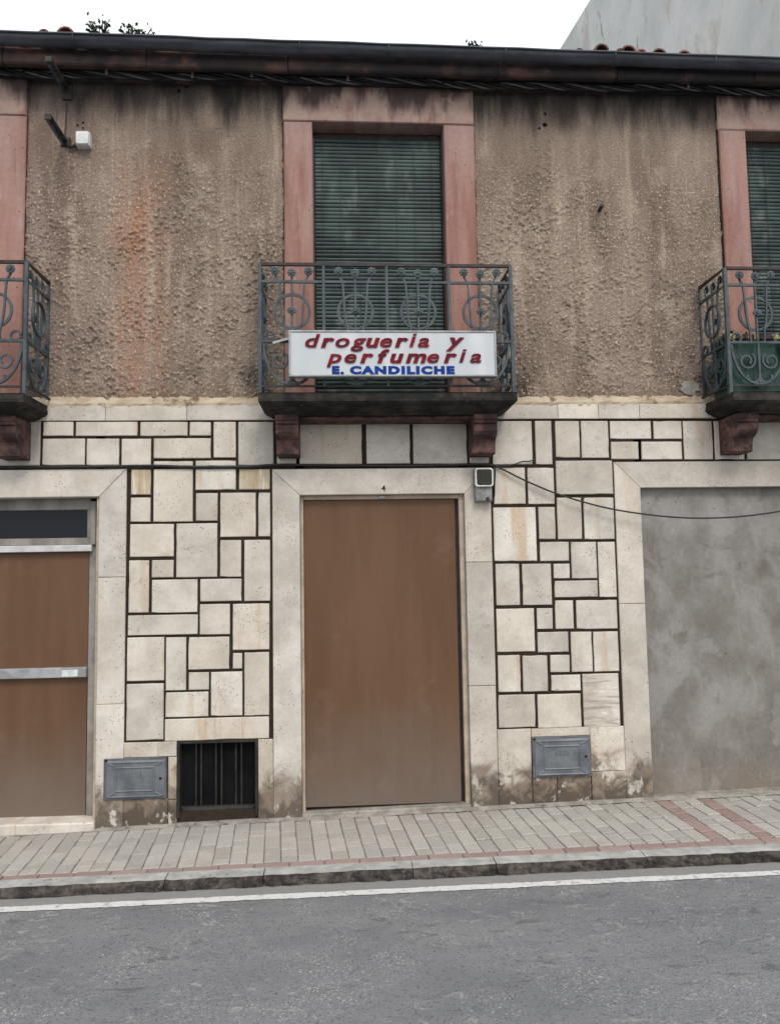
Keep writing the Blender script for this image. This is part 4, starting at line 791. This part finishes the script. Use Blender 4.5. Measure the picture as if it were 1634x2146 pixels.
# water meter cabinets with AGUA plates
def cabinet(rect, label):
    x0, x1, z0, z1 = rect; y = YS-.022; c = empty('meter_cabinet', ((x0+x1)/2, y, z0)); tag(c, label, 'meter cabinet', 'water meter cabinets in the wall')
    m = MB(); e = .012
    m.bbox(x0-.004, x1+.004, y+.004, .04, z1-e, z1+.004, .002); m.bbox(x0-.004, x1+.004, y+.004, .04, z0-.004, z0+e, .002); m.bbox(x0-.004, x0+e, y+.003, .04, z0+e, z1-e, .002); m.bbox(x1-e, x1+.004, y+.003, .04, z0+e, z1-e, .002); m.box(x0+e, x1-e, y+.03, .04, z0+e, z1-e); m.build('frame', M['meter_frame'], c)
    X0, X1, Z0, Z1 = x0+.010, x1-.005, z0+.006, z1-.009
    m = MB(); m.bbox(X0, X1, y-.002, y+.012, Z0, Z1, .006, .001); dr = m.build('door', M['meter'], c)
    w_, h_ = X1-X0, Z1-Z0; ix0, ix1, iz0, iz1 = X0+.17*w_, X1-.19*w_, Z0+.19*h_, Z1-.19*h_
    m = MB()
    for pa, pb in (((ix0, iz0), (ix1, iz0)), ((ix1, iz0), (ix1, iz1)), ((ix1, iz1), (ix0, iz1)), ((ix0, iz1), (ix0, iz0)), ((X0+.02, Z0+.014), (ix0-.01, iz0-.012)), ((X1-.02, Z0+.014), (ix1+.01, iz0-.012)), ((X1-.02, Z1-.016), (ix1+.01, iz1+.012)), ((X0+.02, Z1-.016), (ix0-.01, iz1+.012)), ((X0+.022, Z1-.012), (X1-.022, Z1-.012)), ((X0+.022, Z0+.010), (X1-.022, Z0+.010))):
        m.tube([(pa[0], y-.002, pa[1]), (pb[0], y-.002, pb[1])], .0065, 6)
    m.build('embossing', M['meter'], dr)
    m = MB(); m.disc((X1-.075*w_, y-.004, (Z0+Z1)/2), .009, .004, 10); m.build('lock', M['void'], dr)
    place_text(text_mesh('A G U A', .01, 0, .01), 'lettering', M['meter_frame'], dr, ix0+.30*(ix1-ix0), ix0+.70*(ix1-ix0), iz1-.45*(iz1-iz0), iz1-.20*(iz1-iz0), y-.0025, .0012)
    m = MB(); m.box(x0+.004, x0+.02, y+.001, y+.003, z1-.014, z1-.002); m.build('hinge', M['void'], c)
    return c
cabinet(ml, 'grey metal water meter cabinet door left of the barred cellar opening'); cabinet(mr, 'grey metal water meter cabinet door between the brown door and the cement doorway')

# electrical box by the middle door
a, b = P(993, 982, YS-.05), P(1032, 1051, YS-.05)
eb = empty('electrical_box', ((a.x+b.x)/2, YS, b.z)); tag(eb, 'grey electrical box with pale rimmed dark window beside the numbered door', 'electrical box')
zmid = P(1010, 1020, YS-.06).z
m = MB(); m.bbox(a.x+.003, b.x-.004, YS-.065, YS, b.z, zmid+.02, .006, .002); m.build('body', M['grey_box'], eb)
m = MB(); m.bbox(a.x-.004, b.x-.004, YS-.075, YS-.006, zmid+.004, a.z-.002, .008, .001); m.build('housing', M['grey_box'], eb)
def rrect(x0, x1, z0, z1, r, k=4):
    pts = []
    for cx, cz, st in ((x1-r, z0+r, -90), (x1-r, z1-r, 0), (x0+r, z1-r, 90), (x0+r, z0+r, 180)):
        for i in range(k+1): an = rad(st+90*i/k); pts.append((cx+r*math.cos(an), cz+r*math.sin(an)))
    return pts
hx0, hx1, hz0, hz1 = a.x+.0, b.x+.002, zmid-.002, a.z
m = MB(); m.slab(rrect(hx0, hx1, hz0, hz1, .018), YS-.085, YS-.0755, .003); m.build('rim', M['pale_box'], eb)
m = MB(); m.slab(rrect(hx0+.011, hx1-.010, hz0+.011, hz1-.010, .014), YS-.089, YS-.0851, .004); m.build('window', M['lens'], eb)
m = MB(); p = P(1021, 1046, YS-.07); m.tube([(p.x, YS-.066, p.z+.012), (p.x+.006, YS-.07, p.z-.012)], .013, 8); m.build('cable_gland', M['iron_top'], eb)

# white junction box and two steel brackets, upper left
a, b = P(160, 276, -.05), P(188, 305, -.05)
jb = empty('junction_box', ((a.x+b.x)/2, 0, b.z)); tag(jb, 'small white plastic junction box on the stained upper wall beside a steel bracket', 'junction box')
m = MB(); m.bbox(a.x, b.x, -.055, 0.01, b.z, a.z, .006, .001); m.build('body', M['white_box'], jb)
m = MB(); m.slab(rrect(a.x+.003, b.x-.003, b.z+.003, a.z-.003, .012), -.068, -.0555, .004); m.build('lid', M['white_box'], jb)
m = MB(); m.tube([(a.x+.0, -.02, b.z+.02), (a.x-.03, -.025, b.z+.0), (a.x-.065, -.02, b.z+.01)], .012, 6); m.build('cable_entry', M['iron_top'], jb)
def bracket(px, py, tx, ty, L, label, plate):
    p = P(px, py, 0); c = empty('wall_bracket', (p.x, 0, p.z)); tag(c, label, 'bracket', 'steel brackets on the upper wall')
    m = MB()
    m.add([(p.x-.018, 0.01, p.z+.012), (p.x+.018, .01, p.z+.012), (p.x+.018, -L, p.z+.012), (p.x-.018, -L, p.z+.012), (p.x-.018, 0.01, p.z+.006), (p.x+.018, .01, p.z+.006), (p.x+.018, -L, p.z+.006), (p.x-.018, -L, p.z+.006)], [(0, 3, 2, 1), (4, 5, 6, 7), (0, 1, 5, 4), (1, 2, 6, 5), (2, 3, 7, 6), (3, 0, 4, 7)])
    m.box(p.x-.0185, p.x-.0125, -L+.0005, .01, p.z-.03, p.z+.0055); m.build('arm', M['bracket'], c)
    m = MB(); m.bbox(p.x-.025, p.x+.02, -L-.006, -L-.0005, p.z-.026, p.z+.014, .002); m.build('end_plate', M['iron_top'], c)
    m = MB(); m.bbox(p.x-.03, p.x+.035, -.018, .01, p.z-plate, p.z+.035, .004, .003); m.build('wall_plate', M['iron_top'], c)
    return c
bracket(142, 190, 112, 124, .34, 'upper steel bracket jutting from the sooty wall just under the eaves', .075)
lb = bracket(139, 300, 108, 246, .32, 'lower steel bracket jutting from the wall beside the white junction box', .03)
p = P(140, 255); m = MB(); m.tube([(p.x, -.008, P(141, 215).z), (p.x, -.01, p.z), (p.x-.003, -.02, P(140, 300).z)], .006, 5)
tag(m.build('conduit', M['iron_top']), 'thin dark conduit running between the two steel brackets', 'conduit')

# cables
def bundle():
    c = empty('cable_bundle', P(800, 172, -.06)); tag(c, 'twisted bundle of dark cables clipped along the wall under the eaves', 'cable')
    base = []
    for i in range(261):
        px = -70+1790*i/260; sag = 4*math.sin(px/48.0)+3*math.sin(px/131.)
        zl_ = 155+(px-50)*(195-155)/1535+sag*.55-3.5; p = P(px, zl_, -.075); base.append(p)
    for k in range(5):
        ph = 2*math.pi*k/5; path = []
        for i, p in enumerate(base):
            a = i*.30+ph; rr = .016+.004*math.sin(i*.21+k)
            path.append((p.x, -.075+rr*math.cos(a), p.z+rr*math.sin(a)*1.1))
        m = MB(); m.tube(path, .0085 if k else .011, 5); m.build('strand', M['cable_lit'] if k in (1, 3) else M['black'], c, True)
    for px in (55, 228, 411, 534, 628, 730, 935, 1050, 1245, 1443):
        p = base[int((px+70)/1790*260)]; m = MB(); m.bbox(p.x-.009, p.x+.009, -.108, -.1, p.z-.02, p.z+.026, .003, .002); m.box(p.x-.008, p.x+.008, -.0999, -.005, p.z+.018, p.z+.025); m.build('clip', M['alu'] if px in (228, 411, 534, 730, 1443) else M['black'], c)
bundle()
def cab(name, pts, r, label, cat='cable', mat='black', n_=6):
    P_ = [Vector(p) for p in pts]; out = []
    for i in range(len(P_)-1):                               # Catmull-Rom
        p0, p1, p2, p3 = P_[max(0, i-1)], P_[i], P_[i+1], P_[min(len(P_)-1, i+2)]
        for t in np.linspace(0, 1, 10, endpoint=False):
            out.append(0.5*((2*p1)+(p2-p0)*t+(2*p0-5*p1+4*p2-p3)*t*t+(3*p1-p0-3*p2+p3)*t**3))
    out.append(P_[-1]); m = MB(); m.tube(out, r, n_); return tag(m.build(name, M[mat], None, True), label, cat)
yc = YS-.014
cab('cable', [P(a, b, yc) for a, b in ((-80, 979), (50, 979), (200, 978), (320, 976), (420, 979), (520, 978), (580, 974), (700, 975), (860, 976), (980, 973.5), (1034, 975))], .0095, 'black cable running along the stone joint above the doors')
cab('cable', [P(a, b, y) for a, b, y in ((1036, 976, yc), (1060, 987, yc-.01), (1100, 1007, -.06), (1170, 1036, -.07), (1260, 1062, -.09), (1345, 1077, -.10), (1430, 1085, -.11), (1510, 1085, -.12), (1590, 1078, -.13), (1680, 1062, -.14), (1800, 1030, -.12))], .0065, 'slack black cable drooping across the right pillar and cement doorway')
cab('cable', [P(a, b, yc) for a, b in ((1030, 974, ), (1050, 977), (1075, 973.5), (1095, 967), (1108, 967), (1121, 962))], .005, 'short cable end bent over a joint right of the electrical box')
cab('cable', [P(a, b, yc) for a, b in ((1036, 977), (1037, 990), (1036, 1015), (1035, 1040), (1030, 1049))], .005, 'thin cable looping down the right side of the electrical box')

# green tub on the right balcony floor
xt0 = P(1517, 760, -.3).x; zt0 = zsl+.005; zt1_ = P(1545, 694, -.3).z
tb = empty('planter_tub', (xt0+.25, -.2, zt0)); tag(tb, 'dark green planter tub with a yellow flecked rim behind the right balcony railing', 'planter')
m = MB(); m.bbox(xt0, xt0+.52, -.34, -.14, zt0, zt1_-.075, .02, .004); m.build('body', M['tub'], tb)
m = MB(); m.bbox(xt0-.008, xt0+.528, -.348, -.132, zt1_-.074, zt1_-.035, .008, .003); m.build('band', M['band'], tb)
m = MB()
for k in range(26):
    x = xt0+.02+.48*random.random(); y = random.uniform(-.33, -.16); zz = zt1_-.035; a = random.uniform(0, 6.28); r = random.uniform(.02, .045)
    m.add([(x, y, zz-.01), (x+r*math.cos(a), y+r*math.sin(a), zz+random.uniform(.0, .04)), (x+r*math.cos(a+.7), y+r*math.sin(a+.7), zz+random.uniform(.0, .03))], [(0, 1, 2)])
m.build('leaf_mass', M['leaf'], tb); tb.children[-1]['kind'] = 'stuff'

# weeds rooted in the gutter
def weed(px0, px1, py, label, nst=6, big=1.0, yy=-.26):
    xa, xb = P(px0, 60, yy).x, P(px1, 60, yy).x; xm = (xa+xb)/2; zr = zgut(xm)-.05; ztop = P((px0+px1)/2, py, yy).z
    c = empty('roof_weed', (xm, yy, zr)); tag(c, label, 'plant', 'weeds growing in the gutter')
    ms, mlv = MB(), MB()
    for k in range(nst):
        x0 = xm+random.uniform(-.2, .2)*(xb-xa); x1 = xa+(xb-xa)*random.random(); zt = zr+(ztop-zr)*random.uniform(.6, 1)
        path = [(x0, yy, zr), ((x0+x1)/2+random.uniform(-.02, .02), yy+random.uniform(-.03, .03), (zr+zt)/2+.01), (x1, yy+random.uniform(-.05, .05), zt)]
        ms.tube(path, .0042, 4)
        for q in range(int(17*big)):
            t = random.uniform(.35, 1.05); p = Vector(path[1]).lerp(Vector(path[2]), max(0, t*2-1)) if t > .5 else Vector(path[0]).lerp(Vector(path[1]), t*2)
            p += Vector((random.uniform(-.03, .03), random.uniform(-.03, .03), random.uniform(-.02, .02))); r = random.uniform(.013, .029)
            d1 = Vector((random.uniform(-1, 1), random.uniform(-1, 1), random.uniform(-.6, 1))).normalized(); d2 = d1.cross(Vector((random.random(), random.random(), random.random()))).normalized()
            mlv.add([p, p+d1*r*.6+d2*r*.45, p+d1*r*1.3, p+d1*r*.6-d2*r*.45], [(0, 1, 2, 3)])
    ms.build('stem', M['stem'], c); f = mlv.build('foliage', M['leaf'], c)
weed(180, 232, 48, 'largest dark leafy weed sprouting from the left end of the gutter', 7, 1.2); weed(258, 288, 54, 'small rounded weed sprouting from the gutter between two larger weeds', 5); weed(288, 322, 56, 'spreading weed sprouting from the gutter right of the small rounded one', 5); weed(968, 1018, 96, 'low sparse weed sprouting from the gutter above the middle window', 6, .5)

# neighbouring house
XN = 4.2
e1, e2 = PX(1172, 104, XN), PX(1205, 50, XN); sl_ = (e1.z-e2.z)/(e1.y-e2.y); zr_ = lambda y: e2.z+(y-e2.y)*sl_
nb_ = empty('neighbour_house', (XN+4, 4, 0)); tag(nb_, 'taller neighbouring house with stained pale gable wall rising behind the roof', 'house')
ya, yb = .02, 18; m = MB()
pr = [(ya, -.6), (yb, -.6), (yb, zr_(yb)-3), (13.5, zr_(13.5)), (ya, zr_(ya))]
m.profile(pr[::-1], XN, XN+8); m.build('wall', M['neigh'], nb_)
print('tris', sum(len(o.data.polygons)*2 for o in bpy.data.objects if o.type == 'MESH'), 'objs', len(bpy.data.objects))
